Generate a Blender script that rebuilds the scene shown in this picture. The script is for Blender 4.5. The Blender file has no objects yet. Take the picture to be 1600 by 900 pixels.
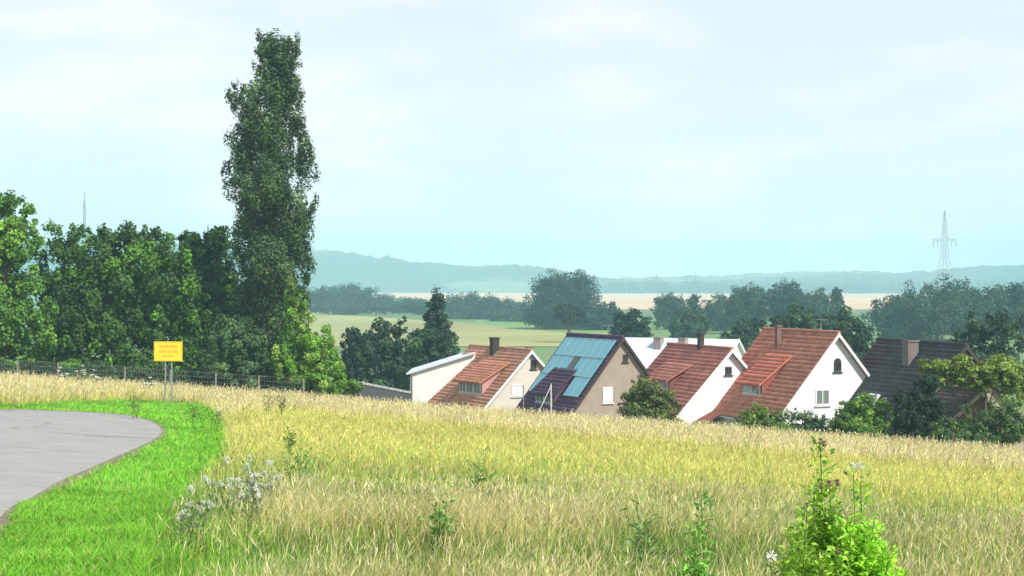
import bpy, bmesh, math, random
import numpy as np
from mathutils import Vector, Matrix

S = bpy.context.scene
R = math.radians
rng = np.random.default_rng(7)
random.seed(7)

# ------------------------------------------------------------------ camera
F = 2500.0                       # focal length in pixels of a 1600 px wide frame
HY = 445.0                       # row of the horizon
cd = bpy.data.cameras.new('camera'); cam = bpy.data.objects.new('camera', cd)
S.collection.objects.link(cam); S.camera = cam
cd.sensor_width = 36; cd.lens = F / 1600 * 36
cam.rotation_euler = (R(90), 0, 0); cam.location = (0, 0, 0)
cd.shift_y = -(450 - HY) / 1600
cd.clip_start = 0.2; cd.clip_end = 30000

# ------------------------------------------------------------------ world and sun
SUN_AZ = math.atan2(0.68, -0.73)      # clockwise from +Y
SUN_EL = R(47)
w = bpy.data.worlds.new('World'); S.world = w; w.use_nodes = True
nt = w.node_tree; N = nt.nodes; L = nt.links
for n in list(N): N.remove(n)
out = N.new('ShaderNodeOutputWorld'); bg = N.new('ShaderNodeBackground'); bg.inputs[1].default_value = 0.1
sky = N.new('ShaderNodeTexSky'); sky.sky_type = 'NISHITA'; sky.sun_disc = False
sky.sun_elevation = SUN_EL; sky.sun_rotation = SUN_AZ; sky.air_density = 1.0; sky.dust_density = 1.5
tc = N.new('ShaderNodeTexCoord'); sep = N.new('ShaderNodeSeparateXYZ'); L.new(tc.outputs['Generated'], sep.inputs[0])
mp = N.new('ShaderNodeMapping'); mp.inputs['Scale'].default_value = (3.0, 3.0, 11.0); mp.inputs['Location'].default_value = (0.4, 0.2, 0.75)
L.new(tc.outputs['Generated'], mp.inputs[0])
cl = N.new('ShaderNodeTexNoise'); cl.inputs['Scale'].default_value = 2.1; cl.inputs['Detail'].default_value = 4.5; cl.inputs['Roughness'].default_value = 0.5
L.new(mp.outputs[0], cl.inputs['Vector'])
cr = N.new('ShaderNodeMapRange'); cr.inputs[1].default_value = 0.44; cr.inputs[2].default_value = 0.74; cr.interpolation_type = 'SMOOTHSTEP'
L.new(cl.outputs['Fac'], cr.inputs[0])
vr = N.new('ShaderNodeMapRange'); vr.inputs[1].default_value = 0.0; vr.inputs[2].default_value = 0.75
vr.inputs[3].default_value = 0.9; vr.inputs[4].default_value = 0.3; L.new(sep.outputs['Z'], vr.inputs[0])
veil = N.new('ShaderNodeMix'); veil.data_type = 'RGBA'
veil.inputs['A'].default_value = (8.3, 8.95, 9.8, 1); veil.inputs['B'].default_value = (10.4, 9.9, 10.1, 1)
L.new(cr.outputs[0], veil.inputs['Factor'])
mx = N.new('ShaderNodeMix'); mx.data_type = 'RGBA'
L.new(vr.outputs[0], mx.inputs['Factor']); L.new(sky.outputs[0], mx.inputs['A']); L.new(veil.outputs['Result'], mx.inputs['B'])
L.new(mx.outputs['Result'], bg.inputs[0]); L.new(bg.outputs[0], out.inputs[0])

sd = bpy.data.lights.new('sun', 'SUN'); sd.energy = 4.8; sd.angle = R(0.53); sd.color = (1.0, 0.955, 0.88)
sun = bpy.data.objects.new('sun', sd); S.collection.objects.link(sun)
sdir = Vector((math.sin(SUN_AZ) * math.cos(SUN_EL), math.cos(SUN_AZ) * math.cos(SUN_EL), math.sin(SUN_EL)))
sun.rotation_euler = sdir.to_track_quat('Z', 'Y').to_euler(); sun.location = sdir * 60

S.view_settings.view_transform = 'Standard'; S.view_settings.look = 'None'
S.view_settings.exposure = 0.25; S.view_settings.gamma = 1.0
S.cycles.use_denoising = True
S.cycles.max_bounces = 6; S.cycles.diffuse_bounces = 3; S.cycles.transmission_bounces = 3; S.cycles.volume_bounces = 3
S.cycles.transparent_max_bounces = 8

# ------------------------------------------------------------------ ground shape
GA, GB, GC = 2.1, 0.0594, 0.0647
def ss(t): t = np.clip(t, 0, 1); return t * t * (3 - 2 * t)
def edge_y(X): return 90 - (np.clip(X, -60, 45) + 18) * 0.458
def zg(X, Y):
    X = np.asarray(X, float); Y = np.asarray(Y, float)
    P = -(GA + GB * np.clip(Y, -30, 200) + GC * np.clip(X, -45, 45))
    drop = edge_y(X) + 42 * (1 - ss((X + 16) / 12.0))
    v = -11.4 - 0.6 * ss((Y - 150) / 150)
    k = ss((Y - drop) / 21.0)
    z = P * (1 - k) + v * k
    k2 = ss((Y - 150) / 60)
    return z * (1 - k2) + v * k2
def pt(px, py, Y): return Vector(((px - 800) / F * Y, Y, -(py - HY) / F * Y))
def gp(px, py, h=0.0):                          # where a ray meets the near slope (raised by h)
    s = (px - 800) / F; t = (py - HY) / F
    Y = (GA - h) / (t - GB - GC * s)
    return np.array([s * Y, Y])

# ------------------------------------------------------------------ materials
MATS = {}
def newmat(name):
    m = bpy.data.materials.new(name); m.use_nodes = True
    for n in list(m.node_tree.nodes): m.node_tree.nodes.remove(n)
    return m, m.node_tree.nodes, m.node_tree.links
def mat(name, col, rough=0.8, var=0.15, scale=3.0, bump=0.15, metal=0.0, spec=0.3, attr=False, streak=None):
    if name in MATS: return MATS[name]
    m, n, l = newmat(name)
    o = n.new('ShaderNodeOutputMaterial'); b = n.new('ShaderNodeBsdfPrincipled'); l.new(b.outputs[0], o.inputs[0])
    b.inputs['Roughness'].default_value = rough; b.inputs['Metallic'].default_value = metal
    b.inputs['Specular IOR Level'].default_value = spec
    t = n.new('ShaderNodeTexCoord'); mpn = n.new('ShaderNodeMapping'); l.new(t.outputs['Object'], mpn.inputs[0])
    if streak: mpn.inputs['Scale'].default_value = streak
    ns = n.new('ShaderNodeTexNoise'); ns.inputs['Scale'].default_value = scale; ns.inputs['Detail'].default_value = 7
    ns.inputs['Roughness'].default_value = 0.65; l.new(mpn.outputs[0], ns.inputs['Vector'])
    r = n.new('ShaderNodeMapRange'); r.inputs[1].default_value = 0.3; r.inputs[2].default_value = 0.7
    r.inputs[3].default_value = 1 - var; r.inputs[4].default_value = 1 + var; l.new(ns.outputs['Fac'], r.inputs[0])
    vm = n.new('ShaderNodeVectorMath'); vm.operation = 'SCALE'; l.new(r.outputs[0], vm.inputs['Scale'])
    if attr:
        a = n.new('ShaderNodeAttribute'); a.attribute_name = 'Col'; l.new(a.outputs['Color'], vm.inputs[0])
    else: vm.inputs[0].default_value = col[:3]
    l.new(vm.outputs[0], b.inputs['Base Color'])
    if bump:
        bp = n.new('ShaderNodeBump'); bp.inputs['Strength'].default_value = bump; bp.inputs['Distance'].default_value = 0.03
        l.new(ns.outputs['Fac'], bp.inputs['Height']); l.new(bp.outputs[0], b.inputs['Normal'])
    MATS[name] = m; return m
def leafmat(name, trans=0.3, rough=0.6, var=0.25, scale=0.8):
    if name in MATS: return MATS[name]
    m, n, l = newmat(name)
    o = n.new('ShaderNodeOutputMaterial'); b = n.new('ShaderNodeBsdfPrincipled'); tr = n.new('ShaderNodeBsdfTranslucent')
    b.inputs['Roughness'].default_value = rough; b.inputs['Specular IOR Level'].default_value = 0.25
    a = n.new('ShaderNodeAttribute'); a.attribute_name = 'Col'
    g = n.new('ShaderNodeNewGeometry')
    ns = n.new('ShaderNodeTexNoise'); ns.inputs['Scale'].default_value = scale; ns.inputs['Detail'].default_value = 3
    l.new(g.outputs['Position'], ns.inputs['Vector'])
    r = n.new('ShaderNodeMapRange'); r.inputs[1].default_value = 0.3; r.inputs[2].default_value = 0.7
    r.inputs[3].default_value = 1 - var; r.inputs[4].default_value = 1 + var; l.new(ns.outputs['Fac'], r.inputs[0])
    vm = n.new('ShaderNodeVectorMath'); vm.operation = 'SCALE'; l.new(a.outputs['Color'], vm.inputs[0]); l.new(r.outputs[0], vm.inputs['Scale'])
    ms = n.new('ShaderNodeMixShader'); ms.inputs[0].default_value = trans
    l.new(vm.outputs[0], b.inputs['Base Color']); l.new(vm.outputs[0], tr.inputs['Color'])
    l.new(b.outputs[0], ms.inputs[1]); l.new(tr.outputs[0], ms.inputs[2]); l.new(ms.outputs[0], o.inputs[0])
    MATS[name] = m; return m
LEAF = leafmat('leaf'); GRASS = leafmat('grass_blade', 0.35, 0.7, 0.12, 0.5)
BARK = mat('bark', (0.12, 0.09, 0.065), 0.95, 0.35, 6, 0.6, streak=(1, 1, 0.2))
WHITE = mat('white_render', (0.80, 0.80, 0.78), 0.9, 0.05, 1.2, 0.12)
CREAM = mat('cream_render', (0.62, 0.58, 0.50), 0.9, 0.08, 1.2, 0.12)
BEIGE = mat('beige_render', (0.34, 0.285, 0.225), 0.92, 0.12, 1.6, 0.2)
PALEG = mat('pale_sheet_metal', (0.62, 0.68, 0.74), 0.55, 0.06, 0.8, 0.05)
GLASSD = mat('dark_window_glass', (0.03, 0.04, 0.045), 0.08, 0.3, 2, 0, spec=0.8)
GLASSB = mat('blue_grey_window_glass', (0.15, 0.2, 0.24), 0.1, 0.3, 2, 0, spec=0.8)
CURT = mat('curtained_window', (0.7, 0.72, 0.72), 0.4, 0.1, 3, 0)
PVC = mat('white_plastic_frame', (0.75, 0.76, 0.75), 0.5, 0.04, 4, 0)
DFRAME = mat('dark_wood', (0.06, 0.045, 0.04), 0.7, 0.2, 6, 0.1)
BRICK = mat('chimney_brick', (0.20, 0.12, 0.10), 0.9, 0.25, 6, 0.4)
BRICKD = mat('sooty_brick', (0.05, 0.045, 0.042), 0.9, 0.25, 6, 0.4)
PINKB = mat('pinkish_brick', (0.30, 0.24, 0.24), 0.9, 0.2, 6, 0.3)
CONC = mat('concrete', (0.34, 0.35, 0.34), 0.9, 0.2, 7, 0.3)
STEEL = mat('galvanised_steel', (0.35, 0.37, 0.38), 0.5, 0.12, 5, 0.05, metal=0.6)
WOOD = mat('weathered_wood', (0.10, 0.085, 0.065), 0.9, 0.3, 8, 0.3, streak=(1, 1, .15))
SOLAR = mat('solar_glass', (0.14, 0.38, 0.46), 0.22, 0.12, 1.5, 0, spec=0.7)
SOLARF = mat('solar_frame', (0.22, 0.42, 0.48), 0.4, 0.05, 2, 0)
TILE = mat('roof_tile', (1, 1, 1), 0.85, 0.22, 1.3, 0.2, attr=True)

# ------------------------------------------------------------------ object helpers
def link(o, parent=None):
    S.collection.objects.link(o)
    if parent is not None: o.parent = parent
    return o
def npmesh(name, V, Fc, m, col=None, parent=None, smooth=False):
    """V n x 3, Fc list of (k x n) arrays or one array; col n x 3"""
    me = bpy.data.meshes.new(name)
    V = np.ascontiguousarray(V, dtype=np.float32)
    fs = Fc if isinstance(Fc, list) else [Fc]
    fs = [f for f in fs if len(f)]
    me.vertices.add(len(V)); me.vertices.foreach_set('co', V.ravel())
    li = np.concatenate([f.ravel() for f in fs]).astype(np.int32)
    tot = np.concatenate([np.full(len(f), f.shape[1], np.int32) for f in fs])
    me.loops.add(len(li)); me.loops.foreach_set('vertex_index', li)
    me.polygons.add(len(tot)); me.polygons.foreach_set('loop_start', np.concatenate([[0], np.cumsum(tot)[:-1]]).astype(np.int32))
    if smooth: me.polygons.foreach_set('use_smooth', np.ones(len(tot), bool))
    if col is not None:
        a = me.color_attributes.new('Col', 'FLOAT_COLOR', 'POINT')
        c = np.ones((len(V), 4), np.float32); c[:, :3] = col; a.data.foreach_set('color', c.ravel())
    me.update(calc_edges=True); me.materials.append(m)
    return link(bpy.data.objects.new(name, me), parent)
class MB:
    def __init__(s): s.v = []; s.f = []
    def face(s, pts):
        b = len(s.v); s.v += [tuple(p) for p in pts]; s.f.append(tuple(range(b, b + len(pts))))
    def hexa(s, p):   # p: 8 points, bottom 4 ccw, top 4
        b = len(s.v); s.v += [tuple(q) for q in p]
        for q in ((3, 2, 1, 0), (4, 5, 6, 7), (0, 1, 5, 4), (1, 2, 6, 5), (2, 3, 7, 6), (3, 0, 4, 7)): s.f.append(tuple(b + i for i in q))
    def box(s, x0, x1, y0, y1, z0, z1):
        s.hexa([(x0, y0, z0), (x1, y0, z0), (x1, y1, z0), (x0, y1, z0), (x0, y0, z1), (x1, y0, z1), (x1, y1, z1), (x0, y1, z1)])
    def tube(s, pts, rad, n=6, caps=True):
        pts = [Vector(p) for p in pts]; b = len(s.v)
        for i, p in enumerate(pts):
            d = (pts[min(i + 1, len(pts) - 1)] - pts[max(i - 1, 0)]).normalized()
            a = d.cross(Vector((0, 0, 1)) if abs(d.z) < 0.9 else Vector((1, 0, 0))).normalized(); c = d.cross(a)
            r = rad[i] if hasattr(rad, '__len__') else rad
            for k in range(n):
                t = 2 * math.pi * k / n; s.v.append(tuple(p + a * (math.cos(t) * r) + c * (math.sin(t) * r)))
        for i in range(len(pts) - 1):
            for k in range(n):
                k2 = (k + 1) % n; s.f.append((b + i * n + k, b + i * n + k2, b + (i + 1) * n + k2, b + (i + 1) * n + k))
        if caps:
            s.f.append(tuple(b + k for k in range(n))[::-1]); s.f.append(tuple(b + (len(pts) - 1) * n + k for k in range(n)))
    def bar(s, p, q, t):
        s.tube([p, q], t * 0.7, 4)
    def build(s, name, m, parent=None, smooth=False):
        me = bpy.data.meshes.new(name); me.from_pydata(s.v, [], s.f); me.update(); me.materials.append(m)
        if smooth:
            for p in me.polygons: p.use_smooth = True
        return link(bpy.data.objects.new(name, me), parent)
def tag(o, label=None, cat=None, group=None, kind=None):
    if label: o['label'] = label
    if cat: o['category'] = cat
    if group: o['group'] = group
    if kind: o['kind'] = kind
    return o
def empty(name, loc, rz=0.0, label=None, cat=None, group=None):
    o = bpy.data.objects.new(name, None); o.empty_display_size = 0.3; link(o)
    o.location = loc; o.rotation_euler = (0, 0, rz); return tag(o, label, cat, group)

# ------------------------------------------------------------------ value noise in numpy
_perm = rng.random((64, 64))
def vnoise(x, y, s):
    x = np.asarray(x) / s; y = np.asarray(y) / s
    xi = np.floor(x).astype(int); yi = np.floor(y).astype(int); fx = ss(x - xi); fy = ss(y - yi)
    g = lambda a, b: _perm[a % 64, b % 64]
    return (g(xi, yi) * (1 - fx) + g(xi + 1, yi) * fx) * (1 - fy) + (g(xi, yi + 1) * (1 - fx) + g(xi + 1, yi + 1) * fx) * fy
def fbm(x, y, s): return 0.55 * vnoise(x, y, s) + 0.3 * vnoise(x + 31, y + 7, s / 2.3) + 0.15 * vnoise(x + 3, y + 77, s / 5)

# ------------------------------------------------------------------ zones of the near slope
road_px = [(-40, 880), (10, 815), (56, 785), (100, 758), (150, 735), (200, 712), (240, 693), (256, 680), (252, 669), (236, 660), (205, 652), (165, 648), (110, 645), (56, 643), (0, 641), (-80, 638)]
ROAD = np.array([gp(*p) for p in road_px])
verge_px = [(150, 1150), (200, 960), (228, 900), (240, 860), (265, 800), (305, 760), (345, 720), (352, 690), (345, 660), (325, 640), (290, 630), (210, 627), (120, 629), (56, 632), (-80, 628)]
VERGE = np.array([gp(p[0], p[1], 0.08) for p in verge_px])
def smooth_poly(P, n=6):
    out = []
    for i in range(len(P) - 1):
        p0, p1, p2, p3 = P[max(i - 1, 0)], P[i], P[i + 1], P[min(i + 2, len(P) - 1)]
        for k in range(n):
            t = k / n
            out.append(0.5 * ((2 * p1) + (-p0 + p2) * t + (2 * p0 - 5 * p1 + 4 * p2 - p3) * t * t + (-p0 + 3 * p1 - 3 * p2 + p3) * t ** 3))
    out.append(P[-1]); return np.array(out)
ROAD = smooth_poly(np.vstack([[[-3.2, 4.0], [-3.6, 9.0]], ROAD[1:], [[-40, ROAD[-1][1] + 1.0]]]))
VERGE = smooth_poly(np.vstack([[[-2.3, 4.0]], VERGE[1:], [[-40, VERGE[-1][1] + 2.0]]]))
def inside(poly, X, Y):
    P = np.vstack([poly, [[-60, poly[-1][1]], [-60, -20], [poly[0][0], -20]]])
    r = np.zeros(X.shape, bool); j = len(P) - 1
    for i in range(len(P)):
        xi, yi = P[i]; xj, yj = P[j]
        c = ((yi > Y) != (yj > Y)) & (X < (xj - xi) * (Y - yi) / (yj - yi + 1e-12) + xi); r ^= c; j = i
    return r
def dist_poly(poly, X, Y):
    d = np.full(X.shape, 1e9)
    for i in range(len(poly) - 1):
        a, b = poly[i], poly[i + 1]; ab = b - a; t = np.clip(((X - a[0]) * ab[0] + (Y - a[1]) * ab[1]) / (ab @ ab + 1e-9), 0, 1)
        d = np.minimum(d, np.hypot(X - a[0] - ab[0] * t, Y - a[1] - ab[1] * t))
    return d

# ------------------------------------------------------------------ ground sheet
def axis(n, lim, k): t = np.linspace(-1, 1, n); return np.sinh(t * k) / math.sinh(k) * lim
xs = axis(221, 3500, 6.2)
ys = np.concatenate([np.linspace(-40, 0, 9)[:-1], np.linspace(0, 130, 171)[:-1], np.geomspace(130, 3500, 50)])
GX, GY = np.meshgrid(xs, ys); GZ = zg(GX, GY)
GZ = GZ + np.where((GY < 90), 0.05 * (fbm(GX, GY, 6) - 0.5), 0)
V = np.stack([GX, GY, GZ], -1).reshape(-1, 3)
nx, ny = len(xs), len(ys); I = np.arange(nx * ny).reshape(ny, nx)
Q = np.stack([I[:-1, :-1], I[:-1, 1:], I[1:, 1:], I[1:, :-1]], -1).reshape(-1, 4)
n1 = fbm(GX, GY, 9).ravel()[:, None]
colg = np.array([0.16, 0.17, 0.06]) * (0.7 + 0.6 * n1)
farm = (V[:, 1] > 140)[:, None]; n2 = fbm(GX, GY, 220).ravel()[:, None]
colg = np.where(farm, np.array([0.13, 0.20, 0.07]) * (0.7 + 0.6 * n2), colg)
GM = mat('soil_and_turf', (1, 1, 1), 0.95, 0.25, 1.3, 0.4, attr=True)
ground = npmesh('ground', V, Q, GM, colg, smooth=True); ground['kind'] = 'structure'

def sheet(name, m, poly_fn, x0, x1, y0, y1, step, lift, col=None):
    """a draped grid trimmed by poly_fn"""
    X, Y = np.meshgrid(np.arange(x0, x1, step), np.arange(y0, y1, step)); k = poly_fn(X, Y)
    I = np.arange(X.size).reshape(X.shape); ok = k[:-1, :-1] & k[:-1, 1:] & k[1:, 1:] & k[1:, :-1]
    Q = np.stack([I[:-1, :-1], I[:-1, 1:], I[1:, 1:], I[1:, :-1]], -1)[ok]
    Z = zg(X, Y) + lift
    V = np.stack([X, Y, Z], -1).reshape(-1, 3); u, inv = np.unique(Q, return_inverse=True)
    return npmesh(name, V[u], inv.reshape(Q.shape), m, col, smooth=True)
# the road: a ribbon inward from its outer edge
ASPH = mat('worn_asphalt', (0.31, 0.30, 0.285), 0.85, 0.09, 0.9, 0.25)
an_, al_ = ASPH.node_tree.nodes, ASPH.node_tree.links
b_ = [q for q in an_ if q.type == 'BSDF_PRINCIPLED'][0]; src_ = b_.inputs['Base Color'].links[0].from_socket
tc_ = an_.new('ShaderNodeTexCoord')
gr_ = an_.new('ShaderNodeTexNoise'); gr_.inputs['Scale'].default_value = 26; gr_.inputs['Detail'].default_value = 6; gr_.inputs['Roughness'].default_value = .8; al_.new(tc_.outputs['Object'], gr_.inputs['Vector'])
g1_ = an_.new('ShaderNodeMapRange'); g1_.inputs[1].default_value = .35; g1_.inputs[2].default_value = .65; g1_.inputs[3].default_value = .84; g1_.inputs[4].default_value = 1.14; al_.new(gr_.outputs['Fac'], g1_.inputs[0])
vo_ = an_.new('ShaderNodeTexVoronoi'); vo_.feature = 'DISTANCE_TO_EDGE'; vo_.inputs['Scale'].default_value = .33
wn_ = an_.new('ShaderNodeTexNoise'); wn_.inputs['Scale'].default_value = 1.6; wn_.inputs['Detail'].default_value = 5; al_.new(tc_.outputs['Object'], wn_.inputs['Vector'])
wm_ = an_.new('ShaderNodeMix'); wm_.data_type = 'RGBA'; wm_.inputs['Factor'].default_value = .35; al_.new(tc_.outputs['Object'], wm_.inputs['A']); al_.new(wn_.outputs['Color'], wm_.inputs['B']); al_.new(wm_.outputs['Result'], vo_.inputs['Vector'])
ck_ = an_.new('ShaderNodeMapRange'); ck_.inputs[1].default_value = 0.0; ck_.inputs[2].default_value = .012; ck_.inputs[3].default_value = .62; ck_.inputs[4].default_value = 1; al_.new(vo_.outputs['Distance'], ck_.inputs[0])
mm_ = an_.new('ShaderNodeMath'); mm_.operation = 'MULTIPLY'; al_.new(g1_.outputs[0], mm_.inputs[0]); al_.new(ck_.outputs[0], mm_.inputs[1])
vv_ = an_.new('ShaderNodeVectorMath'); vv_.operation = 'SCALE'; al_.new(src_, vv_.inputs[0]); al_.new(mm_.outputs[0], vv_.inputs['Scale']); al_.new(vv_.outputs[0], b_.inputs['Base Color'])
n = len(ROAD); tang = np.gradient(ROAD, axis=0); tang /= np.linalg.norm(tang, axis=1)[:, None]; nor = np.stack([-tang[:, 1], tang[:, 0]], 1)
offs = [0, 0.25, 0.8, 1.6, 2.6, 3.6, 4.6, 5.4]
Vr = []
for o_ in offs:
    # narrower offsets on the tight inside of the bend
    C = ROAD + nor * o_
    Vr.append(np.column_stack([C, zg(C[:, 0], C[:, 1]) + 0.055]))
Vr = np.array(Vr)
keep = Vr.reshape(-1, 3); I = np.arange(len(keep)).reshape(len(offs), n)
Q = np.stack([I[:-1, :-1], I[:-1, 1:], I[1:, 1:], I[1:, :-1]], -1).reshape(-1, 4)
# the bend is tight: use a filled region instead of the raw ribbon
def road_region(X, Y): d_ = dist_poly(ROAD, X, Y); return inside(ROAD, X, Y) & (d_ < 6.4) & (d_ > 0.16)
X, Y = np.meshgrid(np.arange(-40, 0, 0.12), np.arange(3, 57, 0.12)); k = road_region(X, Y)
I = np.arange(X.size).reshape(X.shape); ok = k[:-1, :-1] & k[:-1, 1:] & k[1:, 1:] & k[1:, :-1]
Q = np.stack([I[:-1, :-1], I[:-1, 1:], I[1:, 1:], I[1:, :-1]], -1)[ok]
V = np.stack([X, Y, zg(X, Y) + 0.05], -1).reshape(-1, 3); u, inv = np.unique(Q, return_inverse=True)
V1, Q1 = V[u], inv.reshape(Q.shape)
er = []
for o_ in (0.0, 0.22, 0.5): C = ROAD + nor * o_; er.append(np.column_stack([C, zg(C[:, 0], C[:, 1]) + 0.054]))
I = np.arange(3 * n).reshape(3, n) + len(V1); Q2 = np.stack([I[:-1, :-1], I[:-1, 1:], I[1:, 1:], I[1:, :-1]], -1).reshape(-1, 4)
road = npmesh('road', np.vstack([V1] + er), np.vstack([Q1, Q2]), ASPH, smooth=True); road['kind'] = 'structure'
# bare earth and grit along the outer edge, a thin strip proud of the asphalt's ragged cut
A = ROAD - nor * 0.13; B = ROAD + nor * 0.07
jit = rng.normal(0, 0.02, n); A = A - nor * jit[:, None]
V = np.vstack([np.column_stack([A, zg(A[:, 0], A[:, 1]) + 0.02]), np.column_stack([ROAD, zg(ROAD[:, 0], ROAD[:, 1]) + 0.065]), np.column_stack([B, zg(B[:, 0], B[:, 1]) + 0.056])])
I = np.arange(3 * n).reshape(3, n); Q = np.stack([I[:-1, :-1], I[:-1, 1:], I[1:, 1:], I[1:, :-1]], -1).reshape(-1, 4)
sh = npmesh('road_shoulder', V, Q, mat('gritty_earth', (0.20, 0.165, 0.12), 0.95, 0.35, 5, 0.5), smooth=True); sh['kind'] = 'structure'

# ------------------------------------------------------------------ far fields and hills
def field(name, pts, col, lift, rough=0.95, var=0.15, sc=0.02):
    V = np.array([[x, y, float(zg(x, y)) + lift] for x, y in pts])
    o = npmesh(name, V, np.arange(len(V)).reshape(1, -1), mat(name + '_surface', col, rough, var, sc, 0)); o['kind'] = 'structure'; return o
def fx(px, py, z=-12.0):
    Y = -z * F / (py - HY); return ((px - 800) / F * Y, Y)
field('pasture', [fx(420, 542), fx(900, 542), fx(1000, 522), fx(890, 521), fx(740, 506), fx(480, 489), fx(300, 489)], (0.30, 0.31, 0.12), 0.1, sc=0.012, var=0.22)
field('green_crop_strip', [fx(740, 506), fx(890, 521), fx(1000, 522), fx(1000, 514), fx(740, 500)], (0.14, 0.26, 0.07), 0.12)
field('stubble_field', [fx(380, 472), fx(860, 472), fx(940, 484), fx(1520, 484), fx(1600, 457.5), fx(800, 457.5), fx(300, 457.5)], (0.62, 0.42, 0.27), 0.15, sc=0.004, var=0.15)

hx = np.linspace(-2400, 2400, 700)
hp = np.interp(hx / 2700 * F + 800, [-900, 200, 490, 600, 700, 840, 900, 960, 1130, 1200, 1300, 1420, 1540, 1700, 2400],
               [70, 62, 53, 40, 30, 26, 16, 8, 13, 16, 20, 17, 27, 30, 26])
top = hp / F * 2700
rows = []
NR = 26
for j in range(NR):
    t = j / (NR - 1); yy = 2350 + 600 * t
    prof = ss(t / 0.6) if t < 0.6 else 1 - 0.4 * ss((t - 0.6) / 0.4)
    z = -12.3 + (top + 12.3) * prof
    crown = (fbm(hx, np.full_like(hx, yy), 34) - 0.4) * 16 * min(1, t * 5)
    crown += (rng.random(len(hx)) - 0.5) * 3.5 * min(1, t * 5)
    rows.append(np.column_stack([hx, yy + 0 * hx, z + crown * (0.35 + 0.65 * ss((top + 10) / 60))]))
V = np.array(rows).reshape(-1, 3); I = np.arange(len(V)).reshape(NR, -1)
Q = np.stack([I[:-1, :-1], I[:-1, 1:], I[1:, 1:], I[1:, :-1]], -1).reshape(-1, 4)
hn = fbm(V[:, 0], V[:, 1] * 2, 260)[:, None]
hc = np.where(hn > 0.62, np.array([0.16, 0.2, 0.09]), np.array([0.035, 0.06, 0.03]))
hills = npmesh('hills', V, Q, mat('wooded_hill', (1, 1, 1), 0.95, 0.3, 0.02, 0, attr=True), hc); hills['kind'] = 'structure'

# ------------------------------------------------------------------ foliage
def unit(a): return a / (np.linalg.norm(a, axis=-1, keepdims=True) + 1e-9)
def leaves(name, lobes, nleaf, size, col, parent, nclump=60, spread=0.16, up=0.3, seed=0, tint2=None, tintk=0.3, hang=0.0, aspect=0.62, shell=0.55, vel=1.0):
    """lobes: list of (cx,cy,cz,rx,ry,rz) in local coordinates. Leaf-sized faces gathered in clumps through the volume."""
    g = np.random.default_rng(seed + 100); nclump = int(nclump * 2.2); nleaf = int(nleaf * 1.45); size = size * 0.86; col = [c * 1.35 for c in col]; tint2 = None if tint2 is None else [c * 1.35 for c in tint2]
    lob = np.array(lobes, float); vol = (lob[:, 3] * lob[:, 4] * lob[:, 5]) ** (2 / 3); p = vol / vol.sum()
    li = g.choice(len(lob), nclump, p=p); Lb = lob[li]
    d = unit(g.normal(size=(nclump, 3))); rr = shell + (1 - shell) * g.random(nclump) ** 0.7
    inner = g.random(nclump) < 0.30; rr[inner] *= g.random(inner.sum())
    rr *= 0.84 + 0.18 * g.random(nclump)
    cc = Lb[:, :3] + d * rr[:, None] * Lb[:, 3:]
    crad = spread * (Lb[:, 3] + Lb[:, 4]) * 0.5 * (0.6 + 0.8 * g.random(nclump)); crad = np.maximum(crad, size * 0.9)
    wts = crad ** 1.6; k = g.choice(nclump, nleaf, p=wts / wts.sum())
    off = unit(g.normal(size=(nleaf, 3))) * (g.random(nleaf) ** 0.5)[:, None]
    elong = np.minimum(Lb[k, 5] / Lb[k, 3], 1.9)[:, None] ** 0.6
    off[:, 2:] *= elong * vel
    P = cc[k] + off * crad[k][:, None]
    if hang: P[:, 2] -= hang * np.abs(off[:, 0] + off[:, 1]) * g.random(nleaf)
    nrm = unit(off * 0.9 + d[k] * 0.5 + g.normal(size=(nleaf, 3)) * 0.6 + np.array([0, 0, up]))
    a = unit(np.cross(nrm, g.normal(size=(nleaf, 3)))); b = np.cross(nrm, a)
    s = size * (0.6 + 0.8 * g.random(nleaf))[:, None]; a = a * s * 0.5; b = b * s * 0.5 * aspect
    bend = nrm * s * 0.12
    V = np.stack([P - a, P - b * 1.0 + bend, P + a, P + b + bend], 1).reshape(-1, 3)
    Q = np.arange(nleaf * 4).reshape(-1, 4)
    c0 = np.array(col); c1 = np.array(tint2 if tint2 is not None else col)
    ck = (g.random(nclump) < tintk)[:, None]
    cb = np.where(ck, c1, c0) * (0.62 + 0.76 * g.random((nclump, 1)))
    C = cb[k] * (0.75 + 0.5 * g.random((nleaf, 1)))
    return npmesh(name, V, Q, LEAF, np.repeat(C, 4, 0), parent)
def trunk(parent, h, r, limbs, seed, lean=0.0, tips=None):
    g = random.Random(seed); mb = MB()
    pts = [(lean * t * h, 0, -0.4 + t * (h + 0.4)) for t in (0, .08, .3, .55, .8, 1)]
    mb.tube(pts, [r * 1.5, r, r * .82, r * .6, r * .36, r * .12], 8)
    for i in range(limbs):
        t = 0.25 + 0.65 * i / max(1, limbs); z0 = h * t; a = g.random() * 6.28
        if tips: q = Vector(g.choice(tips)[:3])
        else: ln = h * 0.3 * (1.2 - t); q = Vector((math.cos(a) * ln, math.sin(a) * ln, z0 + ln * 0.7))
        p = Vector((lean * z0, 0, z0 if q.z > z0 else max(0.5, q.z * 0.6))); m_ = p.lerp(q, 0.5) + Vector((g.uniform(-.1, .1) * h * .3, g.uniform(-.1, .1) * h * .3, h * 0.03))
        rr = r * (0.5 - 0.3 * t); mb.tube([p, m_, q], [rr, rr * .6, rr * .2], 5)
    return mb.build('trunk', BARK, parent, smooth=True)
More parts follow.
